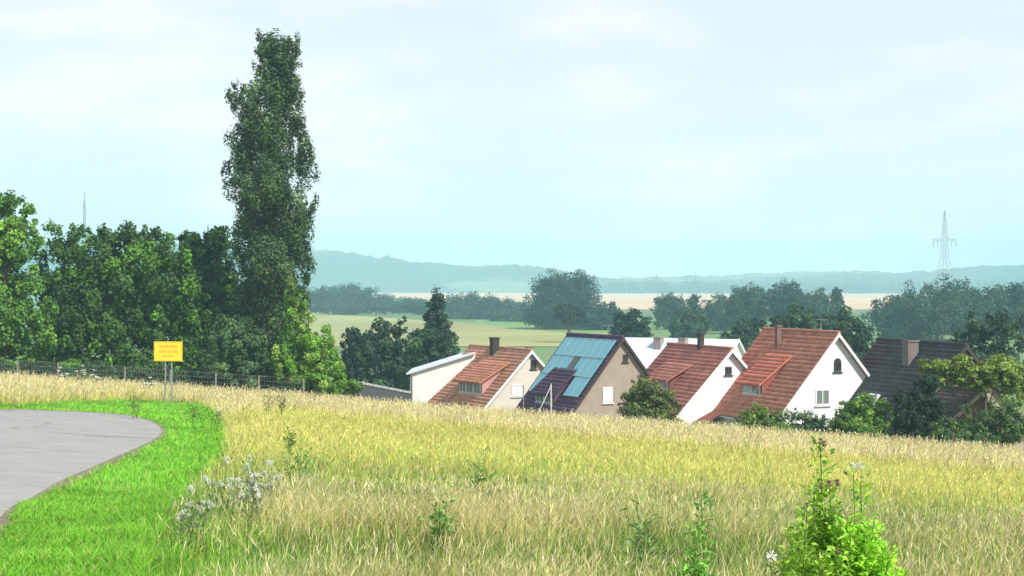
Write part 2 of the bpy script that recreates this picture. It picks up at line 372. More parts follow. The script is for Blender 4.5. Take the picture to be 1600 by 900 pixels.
def tree(name, label, cat, lobes_px, Y, col, nleaf, size, group=None, seed=0, base=None, depth=0.9, tr=0.18, limbs=8, **kw):
    """lobes_px: (px, py, rx_px, ry_px[, dy]) in the photo's pixels at distance Y, dy in metres behind Y; turned into real sizes"""
    s = Y / F; cxp = base if base is not None else sum(l[0] for l in lobes_px) / len(lobes_px)
    bx = (cxp - 800) * s; bz = float(zg(bx, Y))
    root = empty(name, (bx, Y, bz), 0, label, cat, group)
    lob = []
    for l in lobes_px:
        px, py, rx, ry = l[:4]; dy = l[4] if len(l) > 4 else 0.0
        q = pt(px, py, Y); lob.append((q.x - bx, dy, q.z - bz, rx * s, rx * s * depth, ry * s))
    htop = max(l[2] + l[5] * 0.55 for l in lob)
    trunk(root, htop, tr, limbs, seed, tips=[(l[0], l[1], l[2] + 0.1 * l[5]) for l in lob])
    leaves('crown', lob, nleaf, size, col, root, seed=seed, **kw)
    return root

G_DARK = (0.035, 0.062, 0.026); G_MID = (0.055, 0.10, 0.03); G_BRIGHT = (0.13, 0.26, 0.03); G_POP = (0.054, 0.095, 0.038); G_OLIVE = (0.13, 0.16, 0.045)

# poplar: plumes of upright twigs
pop = [(434, 95, 30, 52), (413, 95, 18, 48, -.5), (456, 102, 20, 52), (420, 72, 22, 26), (448, 76, 22, 28), (440, 150, 38, 60), (372, 155, 21, 34), (395, 175, 26, 50, -.6), (425, 215, 38, 60), (465, 195, 24, 60),
       (380, 225, 28, 50), (352, 268, 14, 30), (374, 285, 30, 45, .5), (425, 290, 45, 60, -1), (470, 265, 27, 45), (488, 250, 14, 22, -.4), (395, 345, 34, 55), (450, 350, 44, 60), (480, 320, 18, 45, .5),
       (380, 400, 24, 50), (425, 410, 42, 60, -1), (466, 405, 26, 55), (395, 470, 32, 55), (440, 480, 42, 60), (470, 470, 20, 45), (412, 545, 48, 54), (452, 550, 42, 58), (400, 590, 40, 34), (440, 598, 50, 28), (384, 480, 26, 56), (478, 440, 16, 50)]
pop = [(q[0], q[1], q[2] * .95, q[3]) + tuple(q[4:]) for q in pop]
tree('poplar_tree', 'very tall columnar poplar towering over the dark trees by the fence', 'tree', pop, 104, G_POP, 96000, 0.21, seed=3, base=424,
     depth=1.0, tr=0.42, limbs=14, nclump=520, spread=0.30, vel=1.45, tint2=(0.085, 0.14, 0.04), tintk=0.35, shell=0.4, up=0.15)

# the dark trees along the fence
tree('broadleaf_tree', 'wide dark green broadleaf tree with drooping branches behind the yellow sign', 'tree',
     [(190, 420, 85, 72), (100, 430, 66, 85), (80, 500, 50, 80), (250, 440, 70, 75, -1.0), (150, 520, 90, 80, -.5), (250, 530, 70, 72, -1.5), (90, 540, 60, 60), (295, 560, 42, 45, -1), (200, 580, 110, 36, -2), (290, 480, 40, 60), (150, 378, 60, 36), (215, 378, 54, 34), (265, 400, 40, 34), (100, 385, 50, 40), (300, 520, 46, 60), (170, 460, 110, 80, .8)],
     104, (0.045, 0.098, 0.018), 52000, 0.30, seed=5, base=180, depth=0.9, tr=0.35, limbs=14, nclump=300, spread=0.17, hang=0.7, tint2=(0.085, 0.19, 0.02), tintk=0.4)
tree('maple_tree', 'bright green tree standing left of the wide dark tree', 'tree',
     [(14, 335, 46, 46), (-26, 380, 70, 80), (36, 400, 42, 50), (-16, 470, 75, 80), (46, 355, 26, 28), (-20, 540, 70, 70), (50, 500, 46, 70), (20, 575, 60, 40)],
     98, (0.085, 0.19, 0.025), 30000, 0.28, seed=8, base=8, tr=0.25, nclump=190, spread=0.2, tint2=(0.15, 0.28, 0.03))
tree('ash_tree', 'dark tree with a lighter green top just beside the poplar', 'tree',
     [(320, 395, 48, 50), (345, 370, 28, 32), (290, 385, 28, 34), (330, 450, 50, 60), (300, 440, 36, 60), (330, 510, 64, 64), (345, 570, 60, 54), (355, 470, 30, 70), (300, 560, 60, 60), (275, 470, 40, 60)],
     112, (0.04, 0.08, 0.022), 34000, 0.32, seed=11, base=325, tr=0.25, nclump=260, spread=0.2, shell=.3, tint2=(0.10, 0.19, 0.03), tintk=0.3)
tree('round_shrub', 'rounded dark green shrub behind the wire fence at the foot of the poplar', 'shrub',
     [(368, 535, 50, 44), (345, 560, 36, 40), (398, 555, 34, 42), (370, 585, 62, 30)],
     95, (0.055, 0.11, 0.04), 17000, 0.2, seed=13, base=370, tr=0.1, nclump=140, spread=0.17, tint2=(0.09, 0.15, 0.05))
tree('willow_shrub', 'bright yellow green leafy shrub leaning at the right foot of the poplar', 'shrub',
     [(466, 500, 26, 40), (484, 540, 38, 44), (508, 572, 38, 40), (468, 575, 40, 42), (500, 598, 50, 24), (450, 560, 30, 50), (455, 470, 18, 36)],
     94, (0.12, 0.25, 0.025), 27000, 0.17, seed=14, base=482, tr=0.09, nclump=150, spread=0.2, tint2=(0.20, 0.32, 0.05))
tree('low_bush', 'small green bush between the bright shrub and the pale garden wall', 'shrub', [(552, 604, 18, 12), (538, 606, 16, 12)],
     96, (0.10, 0.19, 0.035), 3000, 0.14, seed=15, tr=0.04, limbs=4, nclump=50, spread=0.25)
hedge_lobes = [(x, 585 + 4 * math.sin(x * .07) + x * 0.035, 26, 22, rng.uniform(-.3, .3)) for x in range(-60, 440, 24)]
tree('hedge', 'dark overgrown hedge running along behind the wire fence', 'hedge', hedge_lobes, 95.5, (0.04, 0.075, 0.03), 26000, 0.17,
     seed=16, base=190, tr=0.06, limbs=16, nclump=420, spread=0.3, tint2=(0.07, 0.13, 0.04), tintk=0.2)

# the conifer group by the white barn
def conifer(label, px, ytop, ybase, wpx, Y, nleaf, size, col, seed, name='conifer_tree', group=None):
    s = Y / F; bx = (px - 800) * s; bz = float(zg(bx, Y)); root = empty(name, (bx, Y, bz), 0, label, 'tree', group)
    H = pt(px, ytop, Y).z - bz; W = wpx * s / 2
    trunk(root, H * 0.97, 0.22, 0, seed)
    lob = []
    g = random.Random(seed); nl = 46
    for i in range(nl):
        t = (i / nl) ** 0.8; zc = H * (0.10 + 0.87 * t); rad = W * (1 - t) ** 0.75 + 0.12; a = i * 2.4
        lob.append((math.cos(a) * rad * 0.55, math.sin(a) * rad * 0.55, zc, rad * 0.52 + .1, rad * 0.52 + .1, H * 0.045 + 0.12))
    leaves('crown', lob, nleaf, size, col, root, nclump=260, spread=0.38, seed=seed, hang=0.25, aspect=0.4, up=0.1, tint2=[c * 1.5 for c in col])
    return root
conifer('dark conifer with a pointed top behind the white barn', 682, 449, 600, 96, 158, 14000, 0.42, (0.022, 0.045, 0.03), 21)
tree('garden_tree', 'dark bushy tree left of the pointed conifer', 'tree', [(600, 530, 32, 36), (622, 520, 26, 30), (590, 560, 38, 40), (625, 565, 36, 45), (605, 600, 45, 40)],
     150, (0.026, 0.055, 0.032), 10000, 0.36, seed=22, tr=0.2, nclump=110, spread=0.22, tint2=(0.05, 0.10, 0.035), tintk=0.15)
tree('garden_tree', 'small dark tree nearest the bright shrub, left end of the group behind the barn', 'tree', [(552, 535, 20, 24), (562, 565, 28, 40), (548, 590, 22, 40)],
     142, (0.022, 0.046, 0.03), 7000, 0.32, seed=23, tr=0.15, nclump=80, spread=0.24, tint2=(0.05, 0.09, 0.03), tintk=0.12)
tree('garden_tree', 'green tree directly above the white barn wall, in front of the conifer', 'tree', [(668, 545, 32, 34), (696, 565, 26, 30), (650, 580, 34, 36), (700, 545, 20, 26)],
     140, (0.03, 0.066, 0.035), 9000, 0.32, seed=24, tr=0.16, nclump=100, spread=0.22, tint2=(0.05, 0.105, 0.035), tintk=0.25)

# shrubs and trees in front of the houses
tree('fruit_tree', 'olive green bushy tree between the beige gable and the first white gable', 'tree', [(1010, 612, 34, 30), (990, 628, 26, 26), (1035, 632, 30, 30), (1010, 655, 50, 34), (1000, 596, 18, 14)],
     88, G_OLIVE, 11000, 0.17, seed=31, tr=0.1, nclump=120, spread=0.2, tint2=(0.085, 0.12, 0.035), tintk=0.35)
tree('garden_shrub', 'low green shrub below the orange dormer of the big red roof', 'shrub', [(1185, 650, 28, 22), (1210, 656, 24, 24), (1165, 664, 26, 20), (1200, 675, 45, 20)],
     84, (0.085, 0.16, 0.03), 7000, 0.15, seed=32, tr=0.07, nclump=90, spread=0.22, tint2=(0.14, 0.2, 0.04))
tree('garden_shrub', 'dark spiky shrub under the big white gable', 'shrub', [(1238, 656, 20, 18), (1262, 660, 22, 20), (1285, 662, 20, 18), (1260, 678, 44, 18)],
     84.5, (0.045, 0.085, 0.045), 6500, 0.15, seed=33, tr=0.06, nclump=90, spread=0.25, tint2=(0.09, 0.15, 0.05))
tree('apple_tree', 'leafy green tree in front of the dark grey roof, nearest the white gable', 'tree', [(1345, 640, 36, 28), (1320, 655, 28, 26), (1378, 650, 28, 32), (1345, 672, 50, 26)],
     83, (0.085, 0.165, 0.03), 10000, 0.16, seed=34, tr=0.09, nclump=110, spread=0.2, tint2=(0.15, 0.25, 0.04))
tree('yew_tree', 'nearly black upright evergreen shrub in front of the dark grey roof', 'shrub', [(1412, 640, 20, 34), (1440, 625, 22, 40), (1425, 665, 34, 30), (1462, 648, 22, 34), (1455, 600, 16, 22)],
     82.5, (0.02, 0.042, 0.022), 9000, 0.15, seed=35, tr=0.08, nclump=120, spread=0.25, tint2=(0.04, 0.075, 0.03), tintk=0.2)
tree('walnut_tree', 'yellow green tree spreading over the end of the dark grey roof', 'tree', [(1462, 572, 34, 14), (1510, 575, 42, 20), (1560, 580, 40, 26), (1490, 592, 34, 12), (1540, 600, 36, 16), (1590, 600, 30, 40)],
     84, (0.15, 0.22, 0.04), 12000, 0.18, seed=36, base=1540, tr=0.14, nclump=120, spread=0.2, tint2=(0.20, 0.27, 0.05))
tree('hazel_shrub', 'mid green shrub beside the black evergreen shrub at the field edge', 'shrub', [(1475, 672, 26, 22), (1505, 660, 26, 30), (1535, 668, 30, 32), (1570, 660, 36, 40), (1500, 690, 60, 20)],
     80, (0.06, 0.115, 0.035), 12000, 0.15, seed=37, tr=0.08, nclump=130, spread=0.2, tint2=(0.11, 0.18, 0.04))

# trees behind the houses
tree('oak_tree', 'dark green tree right behind the biggest red roof', 'tree', [(1325, 520, 34, 34), (1350, 545, 24, 40), (1300, 510, 28, 26), (1330, 570, 40, 40)],
     165, (0.03, 0.06, 0.034), 8000, 0.4, seed=41, tr=0.25, nclump=90, spread=0.22, tint2=(0.05, 0.10, 0.04))
tree('oak_tree', 'rounded green tree behind the chimney of the biggest red roof', 'tree', [(1235, 508, 36, 30), (1265, 500, 30, 24), (1210, 520, 28, 30), (1245, 540, 50, 34)],
     172, (0.034, 0.07, 0.036), 8000, 0.42, seed=42, tr=0.25, nclump=90, spread=0.22, tint2=(0.05, 0.11, 0.04))
tree('oak_tree', 'dark tree showing above the pale roof, left of the biggest red roof', 'tree', [(1175, 520, 28, 26), (1150, 528, 26, 20), (1165, 545, 40, 24)],
     185, (0.03, 0.062, 0.036), 6000, 0.42, seed=43, tr=0.22, nclump=70, spread=0.24)
tree('oak_tree', 'dark tree at the far end of the dark grey roof', 'tree', [(1530, 520, 38, 34), (1505, 545, 30, 36), (1570, 530, 40, 44), (1540, 580, 60, 44)],
     130, (0.026, 0.052, 0.032), 9000, 0.34, seed=44, tr=0.25, nclump=90, spread=0.22, tint2=(0.04, 0.08, 0.03))
tree('dark_bush', 'very dark rounded bush above the ridge of the teal panelled roof', 'shrub', [(984, 502, 26, 24), (970, 512, 18, 20), (1000, 512, 18, 22), (985, 525, 34, 16)],
     205, (0.02, 0.045, 0.028), 5000, 0.42, seed=45, tr=0.2, nclump=60, spread=0.26)

# far trees
FAR = (0.018, 0.050, 0.034); FAR2 = (0.028, 0.072, 0.044)  # some of the haze is put into these leaf colours as a blue shift
tree('lime_tree', 'huge dome shaped tree standing alone in the hazy fields', 'tree', [(882, 468, 60, 46), (858, 472, 42, 40), (908, 474, 40, 40), (880, 495, 68, 30), (838, 484, 26, 38), (932, 492, 24, 30), (862, 450, 36, 29), (903, 450, 36, 29)],
     430, FAR, 30000, 0.6, seed=51, tr=0.6, nclump=420, spread=0.2, shell=0.15, tint2=FAR2)
tree('small_tree', 'small dark tree in front of the huge dome shaped tree', 'tree', [(889, 492, 24, 19), (880, 488, 14, 14), (900, 490, 14, 14)],
     330, (0.018, 0.036, 0.022), 3500, 0.5, seed=52, tr=0.5, nclump=50, spread=0.28)
tree('small_tree', 'hazy tree leaning against the side of the huge dome shaped tree', 'tree', [(948, 492, 28, 26), (925, 502, 30, 22), (965, 505, 20, 20)],
     420, FAR, 4500, 0.75, seed=53, tr=0.3, nclump=60, spread=0.26)
HAZY = [('hazy tree with a flat top beside the dark bush above the teal roof', [(1045, 472, 24, 18), (1035, 492, 24, 26), (1062, 488, 24, 26)], 430),
        ('small round hazy tree in the gap between the flat topped and the broad clump', [(1084, 484, 20, 24), (1085, 468, 12, 12), (1090, 500, 30, 20)], 425),
        ('dark green hazy tree above the chimneys of the pale roof', [(1085, 505, 28, 24), (1065, 515, 24, 20)], 300),
        ('hazy tree at the near end of the broad clump', [(1122, 480, 26, 22), (1120, 500, 34, 24)], 415),
        ('broad hazy tree in the middle of the clump behind the red roofs', [(1170, 466, 34, 24), (1160, 488, 44, 30)], 390),
        ('tallest hazy tree of the clump behind the red roofs', [(1232, 460, 28, 24), (1215, 470, 30, 24), (1240, 485, 44, 34)], 385),
        ('hazy tree at the end of the clump next to the tan field', [(1282, 468, 26, 18), (1270, 485, 36, 30), (1305, 490, 22, 26)], 395),
        ('narrow hazy tree beside the tan field', [(1307, 464, 9, 15), (1308, 480, 12, 16)], 405),
        ('broad hazy tree in front of the pylon', [(1475, 462, 50, 34), (1432, 470, 44, 34), (1450, 500, 80, 44), (1500, 470, 40, 34)], 340),
        ('sloping hazy tree left of the pylon', [(1398, 480, 34, 26), (1380, 500, 34, 30), (1410, 510, 50, 34)], 350),
        ('hazy tree right of the pylon', [(1520, 468, 34, 24), (1512, 495, 50, 38), (1555, 470, 34, 28)], 345),
        ('hazy tree beyond the rightmost garden', [(1590, 462, 36, 28), (1600, 495, 50, 38)], 350)]
for i, (lb, lo, YY) in enumerate(HAZY):
    tree('hazy_tree', lb, 'tree', lo, YY, FAR if i % 2 else (0.036, 0.066, 0.032), 11000 if i in (4, 5, 8, 9, 10) else 6500, 0.6, group='hazy trees behind the village',
         seed=60 + i, tr=0.35, limbs=5, nclump=150, spread=0.22, shell=0.2, tint2=FAR2)
# hedgerow trees across the far field
g = random.Random(4)
hd = [(498, 462, 20, 16, 700), (522, 458, 22, 15, 720), (548, 456, 24, 14, 700), (575, 462, 22, 14, 690), (600, 470, 24, 10, 680), (628, 474, 26, 9, 680), (655, 476, 24, 10, 640),
      (712, 476, 22, 16, 600), (738, 470, 22, 14, 610), (765, 474, 24, 15, 590), (792, 480, 22, 14, 600), (815, 486, 20, 16, 560), (756, 490, 40, 12, 560), (800, 498, 36, 12, 520), (540, 478, 40, 10, 640), (470, 465, 26, 18, 700)]
for i, (px, py, rx, ry, YY) in enumerate(hd):
    tree('hedgerow_tree', 'small hazy tree in the hedgerow between the pasture and the tan field', 'tree', [(px, py, rx, ry), (px + g.uniform(-6, 6), py + ry * .8, rx * .9, ry)], YY, FAR2 if i % 3 else FAR, 3200, 0.8,
         group='hedgerow trees beyond the pasture', seed=80 + i, tr=0.4, limbs=3, nclump=70, spread=0.3, shell=0.3)
for nm, rows_ in (('hedgerow', [(480, 700, 487, 640), (690, 900, 503, 560)]),):
    for a, b, py, YY in rows_:
        lobes = [(x, py - 6, 14, 8) for x in range(a, b, 12)]
        o = tree('far_hedgerow', 'long low hazy hedgerow on the far side of the pasture' if a < 600 else 'long low hazy hedgerow running to the foot of the huge dome shaped tree', 'hedge', lobes, YY, FAR2, 5000, 0.9, seed=a, tr=0.3, limbs=6, nclump=140, spread=0.4)
# distant woods under the hills: one mass
mb_l = [((p - 800) / F * 2150, 0, 0, 20, 28, 7 + 4 * (i % 3)) for i, p in enumerate(range(900, 1750, 16))]
woods = leaves('distant_woods', [(x, 2150 + y, -6 + (z), a, b, c) for x, y, z, a, b, c in mb_l], 14000, 3.2, FAR, None, nclump=420, spread=0.5, seed=9)
tag(woods, kind='stuff', label='thin hazy line of distant woods below the pale hills', cat='woods')

# ------------------------------------------------------------------ houses
def tile_slope(x0, z0, x1, z1, y0, y1, base, sx, tw=0.26, course=0.31, nrm=0.05):
    """pantile courses on the slope from ridge (x0,z0) to eave (x1,z1): returns V, Q, C"""
    ln = math.hypot(x1 - x0, z1 - z0); nc = max(2, int(ln / course)); nt_ = max(2, int((y1 - y0) / tw)); sub = 3
    ux, uz = (x1 - x0) / ln, (z1 - z0) / ln; nx_, nz_ = (-uz, ux) if (ux * 1) < 0 else (uz * -1, ux)
    # outward normal: upward
    nx_, nz_ = -uz, ux
    if nz_ < 0: nx_, nz_ = -nx_, -nz_
    V = []; Qs = []; C = []
    yy = np.linspace(y0, y1, nt_ * sub + 1); wave = 0.028 * np.abs(np.sin(np.arange(len(yy)) / sub * math.pi))
    tint = lambda: np.array(base) * (0.88 + 0.24 * rng.random((nt_, 1))) * (1 + 0.06 * rng.normal(size=(nt_, 1)))
    for c in range(nc):
        a = c * ln / nc; b = (c + 1) * ln / nc + 0.03; wob = 0.012 * (rng.random() - 0.5)
        tc_ = tint(); pc = np.repeat(tc_, sub, 0); pc = np.vstack([pc, pc[-1:]])
        for d, h in ((a, nrm + 0.0), (b, nrm + 0.008), (b, nrm + 0.0)):
            V.append(np.column_stack([x0 + ux * d + nx_ * (h + wave + wob), yy, z0 + uz * d + nz_ * (h + wave + wob)])); C.append(pc)
        k = 3 * c; m_ = len(yy)
        for r0 in (k, k + 1):
            i0 = r0 * m_ + np.arange(m_ - 1); Qs.append(np.stack([i0, i0 + 1, i0 + 1 + m_, i0 + m_], 1))
    return np.vstack(V), np.vstack(Qs), np.vstack(C)
def tiles(name, base, slopes, parent):
    Vs, Qs, Cs, o = [], [], [], 0
    for s_ in slopes:
        v, q, c = tile_slope(*s_[:6], base, 1); Vs.append(v); Qs.append(q + o); Cs.append(c); o += len(v)
    ob = npmesh(name, np.vstack(Vs), np.vstack(Qs), TILE, np.vstack(Cs), parent); ob['kind'] = 'stuff'; return ob
def window(parent, x0, x1, z0, z1, y, pane, fm, arched=False, cross=True, face='-y', name='window'):
    """a window on a wall plane; face -y: gable at y; face -x: plane x=y"""
    def mp_(a, d, z): return (a, y - d, z) if face == '-y' else (y - d, a, z)
    def slab(mb, a0, a1, d0, d1, zz0, zz1):
        p = [mp_(a0, d0, zz0), mp_(a1, d0, zz0), mp_(a1, d1, zz0), mp_(a0, d1, zz0), mp_(a0, d0, zz1), mp_(a1, d0, zz1), mp_(a1, d1, zz1), mp_(a0, d1, zz1)]; mb.hexa(p)
    t = 0.07; w_ = MB(); slab(w_, x0 - .1, x1 + .1, 0.0, .10, z0 - .1, z0 - .04)
    wo = w_.build(name, fm, parent)                              # sill carries frame and pane
    f = MB(); slab(f, x0, x0 + t, -.02, .05, z0, z1); slab(f, x1 - t, x1, -.02, .05, z0, z1); slab(f, x0 + t, x1 - t, -.02, .05, z0, z0 + t); slab(f, x0 + t, x1 - t, -.02, .05, z1 - t, z1)
    if cross: xm = (x0 + x1) / 2; slab(f, xm - .03, xm + .03, -.01, .045, z0 + t, z1 - t)
    f.build('frame', fm, wo)
    g_ = MB(); slab(g_, x0 + t, x1 - t, -.02, .02, z0 + t, z1 - t)
    if arched:
        n_ = 8; xm = (x0 + x1) / 2; r_ = (x1 - x0) / 2
        arc = [(xm + r_ * math.cos(math.pi * k / n_), z1 + r_ * .8 * math.sin(math.pi * k / n_)) for k in range(n_ + 1)]
        g_.face([mp_(a, 0.02, z) for a, z in arc])
    g_.build('pane', pane, wo); return wo
def house(name, label, apx, apy, Y, phi, w, rise, Lh, wallm, tilecol, eave=2.7, wbase=0.8, dorm=None, trim=PVC, chims=(), over=0.3, tile=True, roofm=None):
    A = pt(apx, apy, Y); zr = rise + eave; root = empty(name, (A.x, A.y, A.z - zr), R(phi), label, 'house')
    sc = F / Y; cf = math.cos(R(phi) + math.atan((apx - 800) / F))
    wl = MB(); ze = eave; e = 0.12
    g0 = [(-w, 0, -wbase), (w, 0, -wbase), (w, 0, ze - e), (0, 0, zr - e), (-w, 0, ze - e)]; g1 = [(x, Lh, z) for x, _, z in g0]
    wl.face(g0); wl.face(g1[::-1])
    for i in range(5): j = (i + 1) % 5; wl.face([g0[j], g0[i], g1[i], g1[j]])
    wl.build('wall', wallm, root)
    rf = MB(); k = rise / w; o = over; xe = w + 0.35
    for sx in (-1, 1):   # roof slabs: the deck under the tiles
        p = lambda x, y, dz: (sx * x, y, zr - k * x + dz)
        rf.hexa([p(0, -o, -.16), p(xe, -o, -.16), p(xe, Lh + o, -.16), p(0, Lh + o, -.16), p(0, -o, 0), p(xe, -o, 0), p(xe, Lh + o, 0), p(0, Lh + o, 0)])
    roof = rf.build('roof', roofm or mat('roof_deck_' + '%d' % int(tilecol[0] * 1000), [c * .7 for c in tilecol], 0.9, 0.2, 2, 0.1), root)
    if tile:
        tiles('roof_tiles', tilecol, [(0, zr, -xe, zr - k * xe, -o, Lh + o), (0, zr, xe, zr - k * xe, -o, Lh + o)], roof)
        rc = MB(); rc.tube([(0, -o, zr + .05), (0, Lh + o, zr + .05)], 0.13, 8); rc.build('ridge_cap', mat('ridge_%d' % int(tilecol[0] * 1000), [c * .75 for c in tilecol], 0.9, 0.25, 4, 0.2), roof)
    bb = MB()
    for sx in (-1, 1):
        p = lambda x, y, dz: (sx * x, y, zr - k * x + dz)
        bb.hexa([p(0, -o - .03, -.2), p(xe, -o - .03, -.2), p(xe, -o - .003, -.2), p(0, -o - .003, -.2), p(0, -o - .03, .06), p(xe, -o - .03, .06), p(xe, -o - .003, .06), p(0, -o - .003, .06)])
    bb.build('bargeboard', trim, roof)
    for sx in (-1, 1):
        gt = MB(); gt.tube([(sx * (xe + .06), -o, zr - k * xe - .08), (sx * (xe + .06), Lh + o, zr - k * xe - .08)], 0.075, 6); gt.build('gutter', STEEL, roof)
    if tile:
        ae = MB(); ae.tube([(.15, 2.0, zr - .2), (.15, 2.0, zr + .9)], .018, 5); ae.tube([(-.3, 2.0, zr + .8), (.6, 2.0, zr + .8)], .012, 4)
        for q_ in range(6): ae.tube([(-.28 + .17 * q_, 1.75, zr + .8), (-.28 + .17 * q_, 2.25, zr + .8)], .007, 3)
        if name == 'house' and int(apx) in (1307, 971): ae.build('aerial', STEEL, roof)
    for cx_, cy_, cw, cl_, ch, cm in chims:
        c = MB(); z0 = zr - k * abs(cx_) - 0.6; c.box(cx_ - cw / 2, cx_ + cw / 2, cy_ - cl_ / 2, cy_ + cl_ / 2, z0, zr + ch)
        c.box(cx_ - cw / 2 - .05, cx_ + cw / 2 + .05, cy_ - cl_ / 2 - .05, cy_ + cl_ / 2 + .05, zr + ch - .12, zr + ch)
        c.build('chimney', cm, roof)
    if dorm:
        y0, y1, x0, xd, zt, dcol, pane, cheek = dorm    # zt: drop of the window head below the ridge
        zx = lambda x: zr - k * x; dk = MB(); zt_ = zr - zt
        for ya, yb in ((y0, y0 + .12), (y1 - .12, y1)):
            tri = [(-x0, zx(x0) - .05), (-xd, zt_), (-xd, zx(xd) - .1)]
            a = [(x, ya, z) for x, z in tri]; b = [(x, yb, z) for x, z in tri]
            dk.face(a[::-1]); dk.face(b)
            for i in range(3): j = (i + 1) % 3; dk.face([a[i], a[j], b[j], b[i]])
        dk.box(-xd - .0, -xd + .12, y0 + .122, y1 - .122, zx(xd) - .1, zt_)
        d = dk.build('dormer', cheek, root)
        dr = MB(); sl = (zx(x0) - zt_) / (xd - x0); q = lambda x, y, dz: (-x, y, zx(x0) - sl * (x - x0) + dz + .06)
        dr.hexa([q(x0 - .05, y0 - .25, 0), q(xd + .35, y0 - .25, 0), q(xd + .35, y1 + .25, 0), q(x0 - .05, y1 + .25, 0), q(x0 - .05, y0 - .25, .1), q(xd + .35, y0 - .25, .1), q(xd + .35, y1 + .25, .1), q(x0 - .05, y1 + .25, .1)])
        dr.build('dormer_roof', mat('dormer_deck_%d' % int(dcol[0] * 1000), dcol, 0.85, 0.2, 2, 0.1), d)
        v, qd, c = tile_slope(-x0, zx(x0) + .12, -xd - .38, zx(x0) - sl * (xd + .38 - x0) + .12, y0 - .26, y1 + .26, dcol, 1)
        t_ = npmesh('dormer_tiles', v, qd, TILE, c, d); t_['kind'] = 'stuff'
        hh = zt_ - zx(xd)
        nw = max(1, int(round((y1 - y0) / 1.3))); ww = (y1 - y0 - .3) / nw
        for i in range(nw):
            a = y0 + .15 + i * ww
            window(d, a + .05, a + ww - .05, zx(xd) + .08 * hh, zt_ - .08, -xd, pane, PVC, face='-x')
    return root, (lambda px, py: ((px - apx) / (sc * cf), zr - (py - apy) / sc))

ORANGE = (0.60, 0.29, 0.19); RED = (0.52, 0.20, 0.155); BROWNRED = (0.54, 0.225, 0.155); PURPLE = (0.12, 0.062, 0.13); DARK = (0.065, 0.065, 0.075)
# small house with the orange roof
h1, L1 = house('house', 'small cream house with a faded orange roof, joined to the white barn', 828, 548, 118, 28, 4.0, 4.15, 9.6, CREAM, ORANGE,
               dorm=(1.5, 5.4, 1.0, 3.2, 2.3, (0.52, 0.21, 0.13), GLASSB, mat('pink_cladding', (0.5, 0.26, 0.25), .8, .1, 3, .1)),
               chims=[(-0.35, 5.0, .55, .55, 0.85, BRICKD), (0.5, 1.0, .4, .4, 0.25, BRICK)])
for px0, px1, py0, py1, pn in ((829, 838, 563, 576, GLASSD), (800, 818, 600, 618, CURT)):
    (a, zb), (b, zt) = L1(px0, py1), L1(px1, py0); window(h1, a, b, zb, zt, 0, pn, PVC if pn is CURT else DFRAME)
# white barn
def monopitch(name, label, px0, px1, yt0, yt1, Y, deep, m, cat='barn'):
    a, b = pt(px0, yt0, Y), pt(px1, yt1, Y); zb = float(zg((a.x + b.x) / 2, Y)) - 1.2
    root = empty(name, (a.x, Y, zb), 0, label, cat); W = b.x - a.x; za, zb_ = a.z - zb, b.z - zb
    mb = MB(); mb.hexa([(0, 0, 0), (W, 0, 0), (W, deep, 0), (0, deep, 0), (0, 0, za), (W, 0, zb_), (W, deep, zb_), (0, deep, za)]); mb.build('wall', m, root)
    k = (zb_ - za) / W
    rb = MB(); rb.hexa([(-.3, -.25, za - .3 * k + .01), (W, -.25, zb_ + .01), (W, deep + .2, zb_ + .01), (-.3, deep + .2, za - .3 * k + .01), (-.3, -.25, za - .3 * k + .14), (W, -.25, zb_ + .14), (W, deep + .2, zb_ + .14), (-.3, deep + .2, za - .3 * k + .14)])
    rb.build('roof', PALEG, root)
    dp = MB(); dp.tube([(.15, -.08, 0), (.15, -.08, za - .1)], .05, 6); dp.build('drainpipe', STEEL, root)
    return root
monopitch('barn', 'plain white barn wall with a sloping top left of the orange roofed house', 641, 742, 584, 553, 124, 7, WHITE)
# house with solar panels
h2, L2 = house('house', 'beige gabled house with teal solar panels and purple tiles', 971, 528, 108, 27, 4.0, 4.95, 7.2, BEIGE, PURPLE, trim=DFRAME,
               dorm=(2.7, 5.5, 1.75, 3.7, 3.8, (0.085, 0.045, 0.085), GLASSB, mat('purple_slate', (0.10, 0.05, 0.09), .7, .2, 4, .1)))
zr2 = 4.95 + 2.7; k2 = 4.95 / 4.0; sl2 = math.hypot(1, k2)
pan_me = None
def panel_at(u, v, wd, ht):
    """u along ridge, v metres down the slope from the ridge"""
    global pan_me
    n_ = Vector((-k2, 0, 1)).normalized(); d_ = Vector((-1, 0, -k2)).normalized()
    o0 = Vector((0, 0, zr2)) + n_ * 0.16
    if pan_me is None:
        mb = MB(); c = [Vector((0, a * wd, 0)) + d_ * (b * ht) for a, b in ((0, 0), (1, 0), (1, 1), (0, 1))]
        mb.hexa([p for p in c] + [p + n_ * .045 for p in c]); pan_me = mb
        fr = mb.build('solar_panel', SOLAR, h2); fo = fr
        fm = MB(); t = .035
        for a0, a1, b0, b1 in ((0, t, 0, 1), (1 - t, 1, 0, 1), (t, 1 - t, 0, t), (t, 1 - t, 1 - t, 1)):
            c = [Vector((0, a * wd, 0)) + d_ * (b * ht) + n_ * .047 for a, b in ((a0, b0), (a1, b0), (a1, b1), (a0, b1))]; fm.hexa(c + [p + n_ * .012 for p in c])
        f2 = fm.build('panel_frame', SOLARF, fr); panel_at.src = (fr, f2); o = fr
    else:
        o = link(panel_at.src[0].copy(), h2); link(panel_at.src[1].copy(), o)
    o.location = o0 + Vector((0, u, 0)) + d_ * v
for r_ in range(3):
    for c_ in range(7):
        u = 0.05 + c_ * 1.0; v = 0.35 + r_ * 1.62
        if r_ == 2 and c_ in (2, 3, 4): continue
        if r_ == 1 and c_ in (3,): continue
        panel_at(u, v, .96, 1.57)
